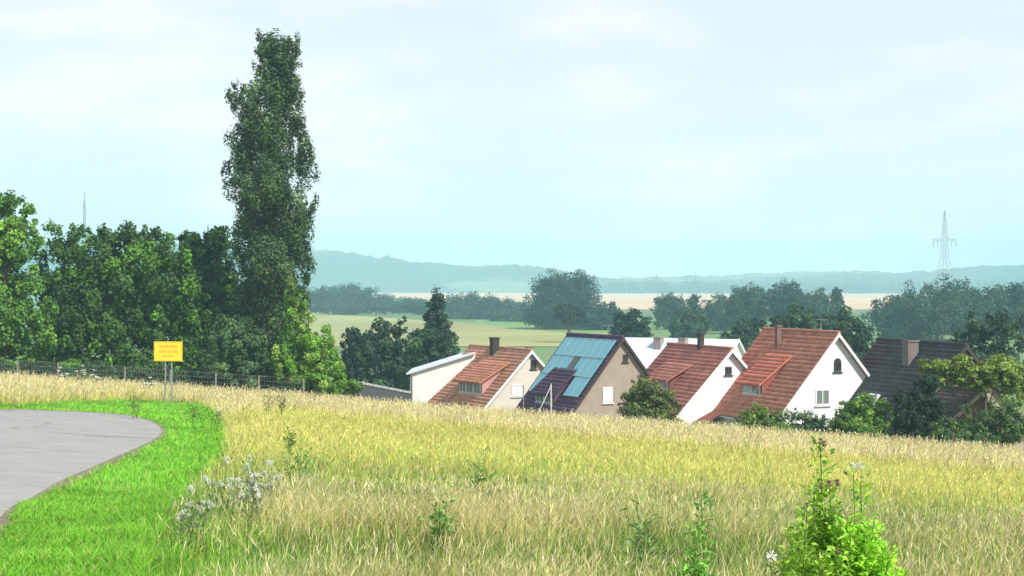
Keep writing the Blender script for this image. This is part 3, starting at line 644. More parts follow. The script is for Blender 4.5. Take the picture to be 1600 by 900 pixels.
sk = MB(); n_ = Vector((-k2, 0, 1)).normalized(); d_ = Vector((-1, 0, -k2)).normalized()
c = [Vector((0, 0, zr2)) + n_ * .14 + Vector((0, a, 0)) + d_ * b for a, b in ((3.1, 2.0), (3.95, 2.0), (3.95, 3.1), (3.1, 3.1))]; sk.hexa(c + [p + n_ * .1 for p in c]); sk.build('skylight', GLASSD, h2)
for px0, px1, py0, py1, pn, fm in ((973, 981, 554, 565, GLASSD, DFRAME), (942, 957, 604, 628, CURT, PVC)):
    (a, zb), (b, zt) = L2(px0, py1), L2(px1, py0); window(h2, a, b, zb, zt, 0, pn, fm)
# long pale roofed building behind
h3, L3 = house('outbuilding', 'long building with a pale grey sheet roof behind the red roofs', 1150, 530, 150, 62, 4.6, 3.4, 12.6, WHITE, (0.6, .64, .68), eave=4.0, tile=False, roofm=PALEG,
               chims=[(-1.0, 4.9, .9, .7, .1, PINKB), (-1.0, 7.4, .9, .7, .1, PINKB)])
# first white gable
h4, L4 = house('house', 'white gabled house with a red roof beside the olive tree', 1141, 546, 104, 21, 3.75, 3.95, 8.7, WHITE, RED,
               dorm=(3.4, 6.6, 1.2, 2.7, 2.1, (0.42, 0.17, 0.125), GLASSB, mat('red_cheek', (0.2, 0.06, 0.05), .8, .2, 3, .1)),
               chims=[(-0.1, 3.9, .34, .34, 0.95, BRICKD)])
(a, zb), (b, zt) = L4(1133, 585), L4(1143, 573); window(h4, a, b, zb, zt, 0, GLASSD, DFRAME)
# largest white gable
h5, L5 = house('house', 'largest white gabled house with a brown red roof and a bright orange dormer', 1307, 521, 98, 21, 4.15, 4.95, 8.6, WHITE, BROWNRED,
               dorm=(3.2, 5.8, 1.35, 3.35, 3.15, (0.58, 0.18, 0.12), GLASSB, mat('orange_cheek', (0.3, 0.1, 0.07), .8, .2, 3, .1)),
               chims=[(-0.8, 5.6, .30, .30, 0.4, BRICK)])
(a, zb), (b, zt) = L5(1303, 580), L5(1314, 565); window(h5, a, b, zb, zt, 0, GLASSD, DFRAME, arched=True, cross=False)
(a, zb), (b, zt) = L5(1275, 632), L5(1296, 608); window(h5, a, b, zb, zt, 0, mat('grey_green_blind', (0.17, 0.20, 0.17), .5, .15, 4, 0), PVC)
# annex: low lean-to at the back corner
ax = MB(); ax.box(-5.7, -4.2, 6.6, 8.4, -0.8, 1.7); an = ax.build('annex', WHITE, h5)
an_r = MB(); q = [(-5.9, 6.4, 1.68), (-4.15, 6.4, 2.5), (-4.15, 8.7, 2.5), (-5.9, 8.7, 1.68)]; an_r.hexa(q + [(x, y, z + .12) for x, y, z in q]); an_r.build('annex_roof', mat('annex_tile', (0.2, 0.07, 0.055), .9, .25, 3, .3), an)
# dark grey roof
h6, L6 = house('house', 'house under a dark grey tiled roof half hidden by garden trees', 1506, 540, 92, 17, 4.5, 5.2, 9.4, BEIGE, DARK, trim=DFRAME,
               chims=[(-0.9, 4.3, 0.7, 0.7, 0.2, mat('grey_brown_brick', (0.19, 0.155, 0.15), .9, .25, 6, .3))])
sv = MB(); n_ = Vector((-5.2, 0, 4.5)).normalized(); d_ = Vector((-4.5, 0, -5.2)).normalized()
c = [Vector((0, 0, 7.9)) + n_ * .12 + Vector((0, a, 0)) + d_ * b for a, b in ((4.4, 4.2), (5.5, 4.2), (5.5, 5.0), (4.4, 5.0))]; sv.hexa(c + [p + n_ * .12 for p in c]); sv.build('skylight', CURT, h6)
# garden hut at the far right
h7, L7 = house('garden_hut', 'small brown garden hut roof among the shrubs at the field edge', 1528, 612, 86, 20, 1.7, 1.3, 3.0, mat('brown_boards', (0.16, 0.11, 0.08), .9, .3, 6, .3), (0.09, 0.07, 0.06), eave=2.1, trim=mat('pale_board', (0.42, 0.36, 0.29), .8, .1, 5, .1))

# pale coped garden wall sloping down to the barn
mb = MB(); cp = MB(); a, b = pt(560, 597, 116), pt(642, 613, 119)
mb.hexa([(a.x, a.y, -12), (b.x, b.y, -12), (b.x, b.y + .25, -12), (a.x, a.y + .25, -12), (a.x, a.y, a.z - .1), (b.x, b.y, b.z - .1), (b.x, b.y + .25, b.z - .1), (a.x, a.y + .25, a.z - .1)])
gw = empty('garden_wall', (0, 0, 0), 0, 'dark garden wall with a pale sloping coping left of the white barn', 'wall'); mb.build('wall_face', mat('dark_blockwork', (0.07, 0.075, 0.08), .9, .2, 4, .3), gw)
nseg = 7
for i in range(nseg):
    p = a.lerp(b, i / nseg); q = a.lerp(b, (i + .94) / nseg); cp = MB()
    cp.hexa([(p.x, p.y - .08, p.z - .098), (q.x, q.y - .08, q.z - .098), (q.x, q.y + .33, q.z - .098), (p.x, p.y + .33, p.z - .098), (p.x, p.y - .08, p.z + .04), (q.x, q.y - .08, q.z + .04), (q.x, q.y + .33, q.z + .04), (p.x, p.y + .33, p.z + .04)])
    cp.build('coping_stone', CONC, gw)
# white post standing by the solar house, and a white garden box by the annex
def post(name, label, px, py0, py1, Y, r, m, cat='post', group=None, arm=False):
    t = pt(px, py0, Y); zb = float(zg(t.x, Y)) - .3; root = empty(name, (t.x, Y, zb), 0, label, cat, group)
    mb = MB(); H = t.z - zb; mb.tube([(0, 0, 0), (0, 0, H)], [r * 1.05, r], 8); mb.build('pole', m, root)
    c = MB(); c.tube([(0, 0, H), (0, 0, H + r * .6)], [r * 1.3, r * .9], 8); c.build('cap', m, root)
    if arm:
        k = MB(); k.tube([(-arm, 0, H * .62), (0, 0, H * .98)], r * .8, 6); k.tube([(-arm, 0, H * .62), (-arm * 1.4, 0, H * .60)], r * .8, 6); k.build('arm', m, root)
    return root
post('washing_post', 'white washing post with a slanting arm in front of the purple tiles', 861, 600, 630, 98, .032, PVC, 'post', arm=.9)
post('washing_post', 'thin grey washing post beside the cream gable', 818, 601, 630, 99, .03, STEEL, 'post')

# ------------------------------------------------------------------ pylon and mast
def lattice(root, pts, wd, m, name, leg, brace, nb):
    """a square lattice tower: pts list of (z, half width)"""
    mb = MB(); lg = MB()
    for sx in (-1, 1):
        for sy in (-1, 1): lg.tube([(sx * h, sy * h, z) for z, h in pts], leg, 4)
    zz = np.linspace(pts[0][0], pts[-1][0], nb); hh = np.interp(zz, [p[0] for p in pts], [p[1] for p in pts])
    for i in range(nb - 1):
        z0, z1, h0, h1 = zz[i], zz[i + 1], hh[i], hh[i + 1]
        for (a, b), (c_, d__) in (((-1, -1), (1, -1)), ((1, -1), (1, 1)), ((1, 1), (-1, 1)), ((-1, 1), (-1, -1))):
            mb.bar((a * h0, b * h0, z0), (c_ * h1, d__ * h1, z1), brace); mb.bar((c_ * h0, d__ * h0, z0), (a * h1, b * h1, z1), brace); mb.bar((a * h1, b * h1, z1), (c_ * h1, d__ * h1, z1), brace)
    lg.build('tower_legs', m, root); mb.build('tower_bracing', m, root)
Yp = 1100; pb = pt(1476, 445, Yp)
PY = mat('pylon_steel', (0.30, 0.33, 0.34), 0.6, 0.05, 1, 0, metal=0.3)
py_ = empty('electricity_pylon', (pb.x, Yp, -12), R(15), 'tall lattice electricity pylon rising above the hazy trees', 'pylon')
H = 12 + 115 / F * Yp
lattice(py_, [(0, 6.5), (22, 3.4), (32, 1.9), (H - 12, 1.2), (H, .25)], 0, PY, 'tower', .16, .09, 15)
za = 12 + 70 / F * Yp
for sx in (-1, 1):
    am = MB()
    for sy in (-1, 1):
        am.bar((sx * 1.4, sy * 1.3, za - .9), (sx * 8.8, 0, za), .2); am.bar((sx * 1.3, sy * 1.3, za + 1.3), (sx * 8.8, 0, za), .2)
        for t in (.25, .5, .75): am.bar((sx * (1.4 + 7.4 * t), sy * 1.3 * (1 - t), za - .9 * (1 - t)), (sx * (1.4 + 7.4 * t), sy * 1.3 * (1 - t), za + 1.3 * (1 - t)), .13)
    am.build('crossarm', PY, py_)
    for xx in (8.6, 5.2):
        iz = MB(); iz.tube([(sx * xx, 0, za - .3), (sx * xx, 0, za - 4.5)], .22, 6); [iz.tube([(sx * xx, 0, za - q_), (sx * xx, 0, za - q_ - .12)], .4, 6) for q_ in (1, 1.8, 2.6, 3.4, 4.2)]
        iz.build('insulator', PY, py_)
Ym = 500; mpnt = pt(132, 299, Ym); zb = float(zg(mpnt.x, Ym))
ms_ = empty('radio_mast', (mpnt.x, Ym, zb), 0, 'thin grey mast poking up above the dark broadleaf tree', 'mast'); 
lattice(ms_, [(0, .5), (mpnt.z - zb - 3, .2)], 0, STEEL, 'mast', .06, .03, 30)
k = MB(); k.tube([(0, 0, mpnt.z - zb - 3), (0, 0, mpnt.z - zb)], .12, 6); k.build('aerial', STEEL, ms_)

# ------------------------------------------------------------------ fence, posts, sign
fY = lambda x: 91 - 0.10 * (x + 12)
fpx = [22, 88, 195, 268, 340, 408, 478]
fe = empty('wire_fence', (0, 0, 0), 0, 'wire mesh fence on pale concrete posts in front of the dark hedge', 'fence')
xs_ = [(p - 800) / F * 92 for p in [-50] + fpx]
tops = []
for i, x in enumerate(xs_):
    y = fY(x); z = float(zg(x, y)); mb = MB(); mb.hexa([(x - .055, y - .055, z - .3), (x + .055, y - .055, z - .3), (x + .055, y + .055, z - .3), (x - .055, y + .055, z - .3), (x - .045, y - .045, z + 1.42), (x + .045, y - .045, z + 1.42), (x + .045, y + .045, z + 1.42), (x - .045, y + .045, z + 1.42)])
    mb.build('post', mat('mossy_concrete', (0.2, 0.21, 0.19), .9, .3, 6, .3), fe); tops.append(Vector((x, y + .07, z)))
for h in (.25, .55, .85, 1.12, 1.38):
    wv = MB(); wv.tube([p + Vector((0, 0, h)) for p in tops], .006, 4); wv.build('wire', STEEL, fe)
ms2 = MB()
for i in range(len(tops) - 1):
    n_ = int((tops[i + 1] - tops[i]).length / .16)
    for j in range(n_):
        p = tops[i].lerp(tops[i + 1], j / n_); ms2.tube([p + Vector((0, .012, .1)), p + Vector((0, .012, 1.38))], .0035, 3, caps=False)
mo = ms2.build('mesh', STEEL, fe); mo['kind'] = 'stuff'
for lb, px, py0, YY, r in (('dark wooden stake at the field edge below the hazel shrub', 1487, 676, 70.5, .075), ('short weathered stake at the field edge below the black evergreen', 1403, 683, 72, .05), ('weathered stake at the far right end of the field edge', 1541, 686, 69.5, .06)):
    t = pt(px, py0, YY); zb = float(zg(t.x, YY)); st = empty('stake', (t.x, YY, zb), 0, lb, 'stake', 'stakes along the field edge'); mb = MB(); H_ = t.z - zb
    mb.tube([(0, 0, -.3), (0.01, 0, H_ * .5), (0.03, 0, H_)], [r * 1.1, r, r * .8], 7); mb.build('shaft', WOOD, st)
YS = 69.0; sc_ = pt(263, 549, YS); zb = float(zg(sc_.x, YS))
sg = empty('town_sign', (sc_.x, YS, zb), R(-8), 'yellow town sign on two grey posts in the dry grass', 'sign')
YEL = mat('sign_yellow', (0.92, 0.68, 0.05), 0.45, 0.05, 2, 0); BLK = mat('sign_dark', (0.05, 0.035, 0.02), 0.5, 0.05, 2, 0); ORS = mat('sign_orange', (0.86, 0.46, 0.04), 0.5, 0.05, 2, 0)
zc = sc_.z - zb
def slabm(x0, x1, z0, z1, y0, y1): m_ = MB(); m_.box(x0, x1, y0, y1, z0, z1); return m_
pn = slabm(-.5, .5, zc - .34, zc + .34, -.03, -.005).build('panel', YEL, sg)
bd = MB()
for x0, x1, z0, z1 in ((-.485, -.465, -.325, .325), (.465, .485, -.325, .325), (-.465, .465, .305, .325), (-.465, .465, -.325, -.305)): bd.box(x0, x1, -.034, -.0302, zc + z0, zc + z1)
bd.build('border', ORS, pn)
rl = MB()
for zc_, hh_, segs in ((.17, .05, [(-.30, -.14), (-.12, .02), (.05, .33)]), (.0, .045, [(-.33, -.05), (-.02, .12), (.14, .35)]), (-.16, .035, [(-.2, .22)])):
    for a_, b_ in segs: rl.box(a_, b_, -.034, -.0302, zc + zc_ - hh_, zc + zc_ + hh_)
rl.build('text_line', ORS, pn)
for x in (-.14, .14): p_ = MB(); p_.tube([(x, .03, -.3), (x, .03, zc + .3)], .033, 8); p_.build('post', STEEL, sg)

sg.scale = (1, 1, 1)
for ch in list(sg.children):
    if ch.name.startswith('panel'): ch.matrix_local = Matrix.Translation((0, 0, zc)) @ Matrix.Diagonal((1.27, 1, 1.25, 1)) @ Matrix.Translation((0, 0, -zc))

# ------------------------------------------------------------------ grasses
def blades(name, X, Y, h, wd, col, lean=0.25, head=None, headcol=None, seed=0, label='', cat='grass', bendk=1.0, lift=0.0):
    """one tapered, bent blade per point; where head is true a seed head tops it"""
    g = np.random.default_rng(seed); n = len(X); Z = zg(X, Y) + lift
    yaw = g.random(n) * 2 * math.pi; ld = g.normal(size=(n, 2)) * lean + np.array([0.10, 0.0]) * 1.0
    B = np.stack([X, Y, Z - 0.02], 1); wv = np.stack([np.cos(yaw), np.sin(yaw), np.zeros(n)], 1) * (wd * 0.5)[:, None]
    M_ = B + np.stack([ld[:, 0] * h * .3, ld[:, 1] * h * .3, h * .58], 1); T = B + np.stack([ld[:, 0] * h * bendk, ld[:, 1] * h * bendk, h * (1 - .18 * np.hypot(ld[:, 0], ld[:, 1]))], 1)
    V = np.stack([B - wv, B + wv, M_ - wv * .8, M_ + wv * .8, T], 1); i0 = np.arange(n)[:, None] * 5
    Q = i0 + np.array([0, 1, 3, 2]); Tr = i0 + np.array([2, 3, 4])
    C = np.repeat(col[:, None, :], 5, 1).copy(); C[:, 4] *= 1.12; C[:, :2] *= 0.85  # sunlit look put into the colour: tips lighter, feet darker
    Vl = V.reshape(-1, 3); Cl = C.reshape(-1, 3); Fs = [Q, Tr]
    if head is not None and head.any():
        k = np.nonzero(head)[0]; up_ = unit(T[k] - M_[k]); hl = (0.08 + 0.09 * g.random(len(k)))[:, None]; ww = wv[k] / (wd[k] * .5)[:, None] * (0.55 * wd[k] * (0.6 + 0.8 * g.random(len(k))))[:, None]
        a = T[k] - up_ * 0.03; HV = np.stack([a, a + up_ * hl * .4 - ww, a + up_ * hl, a + up_ * hl * .4 + ww], 1)
        hb = len(Vl) + np.arange(len(k))[:, None] * 4; Fs.append(hb + np.array([0, 1, 2, 3]))
        hc_ = np.repeat((headcol[k] if headcol is not None else col[k])[:, None, :], 4, 1)
        Vl = np.vstack([Vl, HV.reshape(-1, 3)]); Cl = np.vstack([Cl, hc_.reshape(-1, 3)])
    # split quads and tris
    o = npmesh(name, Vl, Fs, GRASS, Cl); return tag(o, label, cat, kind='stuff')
def scatter(n, y0, y1, margin=1.5, power=1.0, lim=0.335):
    """points spread over the wedge the camera looks at, a little wider than the frame"""
    u = rng.random(n); Y = np.sqrt(y0 ** 2 + u * (y1 ** 2 - y0 ** 2)) if power == 1.0 else y0 + (y1 - y0) * u ** power
    X = (rng.random(n) * 2 - 1) * (lim * Y + margin); return X, Y
def mixc(n, *cw):
    cs = np.array([c for c, _ in cw]); ws = np.array([w_ for _, w_ in cw], float); k = rng.choice(len(cs), n, p=ws / ws.sum())
    return cs[k] * (0.8 + 0.4 * rng.random((n, 1)))
STRAW = (0.68, 0.60, 0.20); PALE = (0.82, 0.74, 0.38); OCHRE = (0.46, 0.36, 0.15); GRN = (0.18, 0.35, 0.04); DGRN = (0.07, 0.155, 0.03); YG = (0.66, 0.62, 0.19); BGR = (0.25, 0.37, 0.14); LIME = (0.40, 0.56, 0.07)
tr_a, tr_b = gp(600, 657, .3), gp(1180, 694, .3)
def track(X, Y):
    ab = tr_b - tr_a; t = ((X - tr_a[0]) * ab[0] + (Y - tr_a[1]) * ab[1]) / (ab @ ab); d = np.hypot(X - tr_a[0] - ab[0] * t, Y - tr_a[1] - ab[1] * t); return (d < 0.55) & (t > -.1) & (t < 1.15)
FY0 = lambda X: 27 + 4 * (fbm(X, X * 0 + 5, 5) - .5) + 0.1 * X       # near edge of the yellow green field
FY1 = lambda X: edge_y(X) - 22 - 0.2 * (X + 5)                        # far edge, where the dry strip begins

# 1 verge
X, Y = [], []
for n_, y0, y1 in ((60000, 9, 24), (60000, 24, 74)):
    u = rng.random(n_ * 3); yy = np.sqrt(y0 ** 2 + u * (y1 ** 2 - y0 ** 2)); xx = -(0.05 + rng.random(n_ * 3) * 0.30) * yy - 0.0; xx = np.where(rng.random(n_ * 3) < .2, -rng.random(n_ * 3) * .2 * yy, xx)
    k = inside(VERGE, xx, yy) & ~inside(ROAD, xx, yy); xx, yy = xx[k][:n_], yy[k][:n_]; X.append(xx); Y.append(yy)
X = np.concatenate(X); Y = np.concatenate(Y); n = len(X); nn = fbm(X, Y, 1.2); dv = dist_poly(VERGE, X, Y)
h = (0.07 + 0.10 * nn + 0.12 * np.clip(1 - dv / .8, 0, 1)) * (0.6 + 0.8 * rng.random(n)); wd = 0.008 + 0.0004 * Y
vc = mixc(n, ((0.19, 0.48, 0.035), 5), ((0.27, 0.58, 0.05), 4), ((0.13, 0.34, 0.03), 2), ((0.48, 0.50, 0.16), 1.0)) * (0.7 + .6 * nn)[:, None]
blades('verge_grass', X, Y, h, wd, vc, .45, seed=1, label='short bright green grass on the roadside verge')
VM = mat('verge_turf', (0.16, 0.40, 0.035), 0.95, 0.2, 2.0, 0.5)
def in_verge(X, Y): return inside(VERGE, X, Y) & ~inside(ROAD, X, Y)
vs = sheet('verge', VM, in_verge, -34, 0, 3, 74, 0.16, 0.02); vs['kind'] = 'structure'

# 2 meadow grass in front
X, Y = scatter(250000, 8.0, 36, power=1.15); k = ~inside(VERGE, X, Y) & (Y < FY0(X) + 3); X, Y = X[k], Y[k]; n = len(X)
px = X / Y * F + 800
nn = fbm(X, Y, 2.6); n2 = fbm(X + 50, Y, 0.9); right = ss((px - 850) / 350)
strawp = np.clip(0.20 - 0.10 * right + 1.9 * (nn - .5), 0.05, .8)
strawp = np.where((px < 420) & (Y > 22), strawp * .6, strawp)
dvm = dist_poly(VERGE, X, Y); nearv = 1 - ss(dvm / 1.6); strawp = strawp * (1 - .75 * nearv)
isS = rng.random(n) < strawp
c = np.where(isS[:, None], mixc(n, (STRAW, 4), (PALE, 3), (OCHRE, 1.2), ((.55, .52, .2), 2)), mixc(n, (GRN, 3.2), (LIME, 2.6), (BGR, 1.5), (DGRN, 3.2)))  # extra dark green blades colour in the shaded gaps among the stalks
br = (rng.random(n) < nearv * .8) & ~isS; c = np.where(br[:, None], np.array([0.20, 0.46, 0.04]) * (.7 + .5 * rng.random((n, 1))), c)
c = c * (0.62 + 0.72 * n2)[:, None]
h = np.where(isS, .60, .50) * (0.6 + 0.6 * rng.random(n)) * (0.55 + 0.9 * nn) * (1 - .55 * nearv); h *= 1 - 0.42 * ss((Y - 17) / 14)
wd = 0.0035 + 0.00027 * Y + np.where(isS, 0, .0025)
hd_ = isS & (rng.random(n) < .55); hcol = mixc(n, (PALE, 3), ((.62, .5, .32), 1), ((.5, .46, .25), 1))
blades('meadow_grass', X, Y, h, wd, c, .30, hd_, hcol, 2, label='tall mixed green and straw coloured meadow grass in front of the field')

# 3 yellow green field
X, Y = scatter(260000, 22, 74, power=1.0); k = (Y > FY0(X) - 1.5) & (Y < FY1(X) + 3) & ~inside(VERGE, X, Y); X, Y = X[k], Y[k]; n = len(X)
nn = fbm(X * .5, Y, 5); px = X / Y * F + 800; rows_ = 0.5 + 0.5 * np.sin((Y + .45 * X) * 2.6)
t_ = track(X, Y); yel = ss((Y - 27) / 14)
c = mixc(n, (YG, 4), ((.76, .68, .22), 3), ((.60, .60, .15), 2.4), (LIME, 1)); c2 = mixc(n, (LIME, 3), (BGR, 2), (YG, 2), (STRAW, 1))
yk = rng.random(n) < np.clip(yel * (1.1 - .5 * (nn > .6)), 0.05, 1); c = np.where(yk[:, None], c, c2); c = np.where(t_[:, None], np.array([.13, .18, .04]), c) * (0.78 + .44 * nn)[:, None]
h = (.30 + .08 * rows_) * (0.7 + .6 * rng.random(n)); h = np.where(t_, h * .55, h); wd = 0.006 + 0.00036 * Y
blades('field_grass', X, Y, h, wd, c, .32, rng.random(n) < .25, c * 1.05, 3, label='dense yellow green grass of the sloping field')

# 4 dry strip along the far edge and behind the verge
X, Y = scatter(190000, 44, 112, power=1.0); Ye = edge_y(X)
k = (((Y > FY1(X)) & (Y < Ye + 3)) | ((X < -9.5) & (Y > 52) & (Y < 97))) & (Y < np.where(X < -10, 97, Ye + 3)) & ~inside(VERGE, X, Y); X, Y = X[k], Y[k]; n = len(X); nn = fbm(X, Y, 3.5); n2 = fbm(X, Y, 1.0)
g_ = rng.random(n) < (.10 + .25 * (n2 > .62))
c = np.where(g_[:, None], mixc(n, (LIME, 2), (GRN, 1), ((.38, .36, .14), 2)), mixc(n, (STRAW, 3), (PALE, 5), ((.78, .58, .36), 2))) * (0.82 + .36 * nn)[:, None]
h = .58 * (.6 + .7 * rng.random(n)) * (.75 + .5 * n2); wd = 0.012 + 0.00032 * Y
blades('dry_grass', X, Y, h, wd, c, .28, rng.random(n) < .45, mixc(n, (PALE, 3), ((.7, .56, .36), 2)), 4, label='tall bleached dry grass along the far edge of the field')

# ------------------------------------------------------------------ weeds, each a plant
def leafblade(mb_v, mb_f, p, d, up_, ln, wd):
    s_ = d.cross(up_).normalized() * (wd / 2); b = len(mb_v)
    mid = p + d * ln * .45 + up_ * ln * .06; tip = p + d * ln - up_ * ln * .12
    mb_v += [tuple(p), tuple(mid - s_), tuple(tip), tuple(mid + s_)]; mb_f += [(b, b + 1, b + 2), (b, b + 2, b + 3)]
def weed(name, label, cat, px, ytop, Y, wpx, nst, col, leaf=(.09, .025), per=40, head=None, headcol=None, headr=.012, nhead=3, seed=0, group=None, base=None, tmin=0.5, kmin=.7, stemcol=(0.14, 0.22, 0.05)):
    g = random.Random(seed); t = pt(px, ytop, Y); zb = float(zg(t.x, Y)); root = empty(name, (t.x, Y, zb), 0, label, cat, group); H = t.z - zb; W = wpx / F * Y / 2
    st = MB(); lv, lf, lc = [], [], []; hp = []
    for i in range(nst):
        k = 1 if i == 0 else g.uniform(kmin, .97); a = g.random() * 6.28; r = W * (0 if i == 0 else g.uniform(.25, 1)); h = H * k * (1 - .22 * (r / max(W, 1e-6)) ** 1.5)
        x1, y1 = math.cos(a) * r, math.sin(a) * r * .8
        w1, w2, w3 = g.uniform(0, 6), g.uniform(0, 6), g.uniform(.02, .05)
        P = lambda t: Vector((w3 * math.sin(4 * t + w1) * t + x1 * (.45 + .55 * t), w3 * math.sin(4 * t + w2) * t + y1 * (.45 + .55 * t), h * t))
        st.tube([P(q / 6) for q in range(7)], [.006 * (1.15 - q / 6) + .0015 for q in range(7)], 4)
        for q in range(per):
            t_ = tmin + (1 - tmin) * (q + g.random()) / per; p = P(t_); b = g.random() * 6.28; d = Vector((math.cos(b), math.sin(b), g.uniform(-.35, 1.7))).normalized()
            sz = leaf[0] * g.uniform(.55, 1.35) * (1.15 - .45 * t_); up_ = Vector((g.uniform(-.9, .9), g.uniform(-.9, .9), 1)).normalized()
            p2 = p + d * g.uniform(0, 1.0) * leaf[0]
            leafblade(lv, lf, p2, d, up_, sz, leaf[1] * g.uniform(.7, 1.3)); cc = np.array(col[g.randrange(len(col))]) * g.uniform(.75, 1.25); lc += [cc] * 4
        for q in range((nhead if i % 3 == 0 or head != 'bud' else 0) if head else 0):
            tq = 1 - q * .05 * g.random(); p = P(tq) + Vector((g.uniform(-.04, .04) * (q > 0), g.uniform(-.04, .04) * (q > 0), g.uniform(0, .03))); hp.append((p, headr * g.uniform(.7, 1.3)))
    st.build('stem', mat('green_stem', (0.13, 0.2, 0.05), .7, .15, 8, 0), root)
    npmesh('leaves', np.array(lv), np.array(lf), LEAF, np.array(lc), root)
    for p, r in hp:
        hb = MB()
        if head == 'bud': hb.tube([p - Vector((0, 0, r)), p - Vector((0, 0, r * .3)), p + Vector((0, 0, r * .8)), p + Vector((0, 0, r * 1.6))], [r * .4, r, r * .8, r * 1.05], 6)
        elif head == 'umbel':
            for q in range(7):
                a = q * .9; e_ = p + Vector((math.cos(a) * r * (q > 0), math.sin(a) * r * (q > 0), r * .25)); hb.tube([p - Vector((0, 0, r)), e_], .0015, 3); hb.tube([e_, e_ + Vector((0, 0, r * .18))], [r * .34, r * .2], 6)
        else:   # fluffy seed clock
            for q in range(26):
                d = Vector((g.gauss(0, 1), g.gauss(0, 1), g.gauss(0, 1))).normalized(); e_ = p + d * r; hb.tube([p, e_], [.0006, r * .14], 3)
        hb.build('flower_head' if head != 'fluff' else 'seed_head', headcol, root)
    return root
PURP = mat('thistle_purple', (0.20, 0.08, 0.13), .8, .2, 9, 0); UMB = mat('creamy_flowers', (0.66, 0.66, 0.56), .8, .1, 9, 0); FLUF = mat('grey_seed_fluff', (0.62, 0.64, 0.56), .9, .1, 9, 0)
BRG = [(0.26, 0.50, 0.05), (0.34, 0.58, 0.06), (0.16, 0.36, 0.04), (0.42, 0.60, 0.08)]
weed('thistle', 'tall bright green thistle with purple buds rising highest out of the grass', 'plant', 1280, 694, 7.6, 105, 24, BRG, (.058, .016), 330, 'bud', PURP, .0095, 3, 1)
weed('leafy_weed', 'wide lime green leafy weed on the right flank of the tall thistle', 'plant', 1345, 752, 7.5, 175, 46, [(0.34, 0.66, 0.05), (0.42, 0.70, 0.06), (0.24, 0.54, 0.04)], (.052, .017), 300, None, None, .01, 0, 2)
weed('leafy_weed', 'lower green weed spreading under the tall thistle toward the frame bottom', 'plant', 1250, 800, 7.2, 190, 36, BRG, (.055, .017), 270, 'bud', PURP, .008, 1, 3)
weed('leafy_weed', 'dark green tapering weed left of the tall thistle', 'plant', 1102, 768, 9.0, 54, 7, [(0.14, 0.36, 0.06), (0.20, 0.46, 0.06)], (.06, .016), 180, None, None, 0, 0, 4)
weed('leafy_weed', 'bushy mid green weed at the foot of the dark tapering weed', 'plant', 1075, 830, 8.2, 170, 20, [(0.20, 0.46, 0.05), (0.14, 0.36, 0.05)], (.055, .016), 200, None, None, 0, 0, 5)
weed('fluffy_thistle', 'grey fluffy thistle just right of the purple budded thistle', 'plant', 1330, 736, 8.4, 40, 4, [(0.13, 0.2, 0.09)], (.06, .018), 40, 'fluff', FLUF, .022, 2, 6, 'thistles gone to seed')
weed('fluffy_thistle', 'grey fluffy thistle low at the bottom left of the tall thistle', 'plant', 1214, 872, 7.0, 34, 2, [(0.13, 0.2, 0.09)], (.06, .018), 40, 'fluff', FLUF, .024, 1, 7, 'thistles gone to seed')
for i, (px_, yt, YY, wp) in enumerate(((348, 720, 20, 60), (385, 716, 19.5, 60), (425, 722, 20, 56), (300, 765, 17, 50), (400, 745, 18, 70))):
    weed('creeping_thistle', ['pale grey thistle nearest the verge in the seeding patch', 'pale grey thistle in the middle of the seeding patch', 'pale grey thistle at the right end of the seeding patch', 'low pale thistle closest to the green verge', 'pale thistle in front of the seeding patch'][i], 'plant',
         px_, yt, YY, wp, 8, [(0.30, 0.38, 0.22), (0.20, 0.3, 0.13)], (.09, .022), 20, 'fluff', FLUF, .026, 3, 20 + i, 'seeding thistles beside the verge')
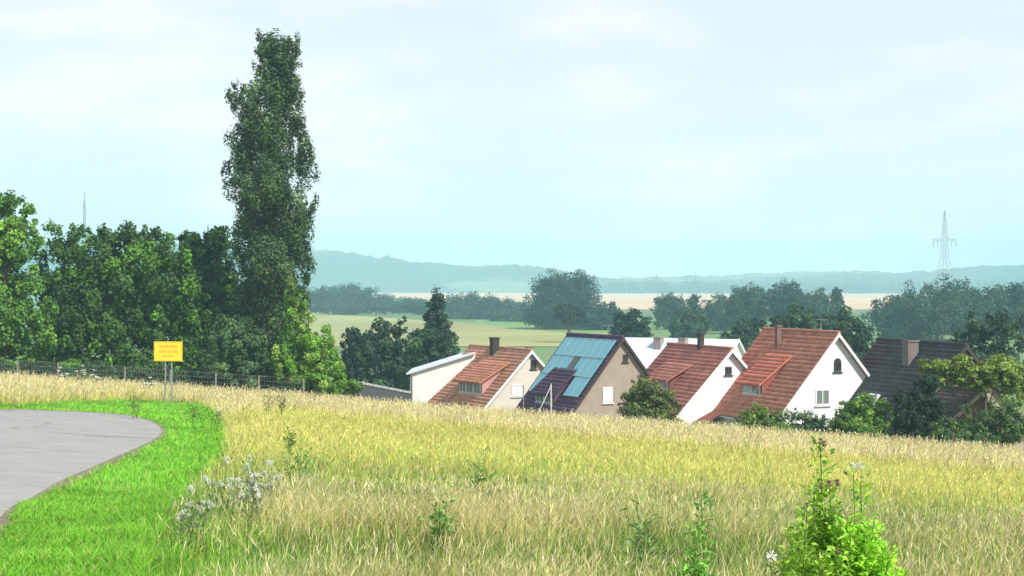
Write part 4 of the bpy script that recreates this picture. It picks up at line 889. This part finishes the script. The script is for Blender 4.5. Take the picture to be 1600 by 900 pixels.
for i, (px_, yt, YY, wp, c_) in enumerate(((452, 668, 34, 16, (0.09, 0.19, 0.04)), (330, 628, 44, 50, (0.09, 0.15, 0.045)), (300, 622, 47, 40, (0.12, 0.2, 0.05)), (420, 606, 58, 24, (0.12, 0.13, 0.07)), (440, 610, 57, 18, (0.11, 0.12, 0.06)),
                                        (470, 700, 26, 60, (0.16, 0.3, 0.06)), (750, 712, 22, 34, (0.15, 0.26, 0.07)), (210, 618, 52, 30, (0.14, 0.2, 0.06)), (1000, 772, 15, 30, (0.16, 0.27, 0.09)), (690, 762, 17, 34, (0.15, 0.27, 0.07)))):
    weed('dock_plant', ['slim dark green dock standing alone near the corner of the verge', 'dark green docks clump at the outer corner of the verge', 'smaller green dock beside the docks clump at the verge corner', 'brownish dock in the dry strip below the round shrub', 'thin brown dock next to the brownish dock in the dry strip',
          'broad bright green dock behind the seeding thistles', 'dark spiky dock in the middle of the meadow', 'green dock between the road bend and the sign', 'grey green dock in the meadow left of the tapering weed', 'dark dock in the meadow nearest the middle of the frame bottom'][i], 'plant',
         px_, yt, YY, wp, 6, [c_, tuple(q * 1.4 for q in c_)], (.13, .03), 20, None, None, 0, 0, 40 + i, 'docks in the meadow')
for i, (px_, yt, YY) in enumerate(((128, 572, 86), (146, 578, 85), (236, 590, 84), (96, 574, 87))):
    weed('cow_parsley', ['white flowering umbel plant in front of the fence left of the sign', 'second white umbel plant, slightly lower, left of the sign', 'white umbel plant right beside the sign posts', 'white umbel plant nearest the left end of the fence'][i], 'plant', px_, yt, YY, 22, 6, [(0.18, 0.26, 0.12)], (.16, .05), 22, 'umbel', UMB, .075, 2, 60 + i, 'white umbels by the fence')

# ------------------------------------------------------------------ haze
hm, hn_, hl_ = newmat('haze_air'); o_ = hn_.new('ShaderNodeOutputMaterial'); pv = hn_.new('ShaderNodeVolumePrincipled')
pv.inputs['Density'].default_value = 4.2e-4; pv.inputs['Color'].default_value = (0.50, 0.875, 1.0, 1); pv.inputs['Anisotropy'].default_value = -0.1
hl_.new(pv.outputs[0], o_.inputs['Volume'])
hb = MB(); hb.box(-3600, 3600, -45, 3600, -14, 80)
hz = hb.build('haze', hm); hz['kind'] = 'stuff'
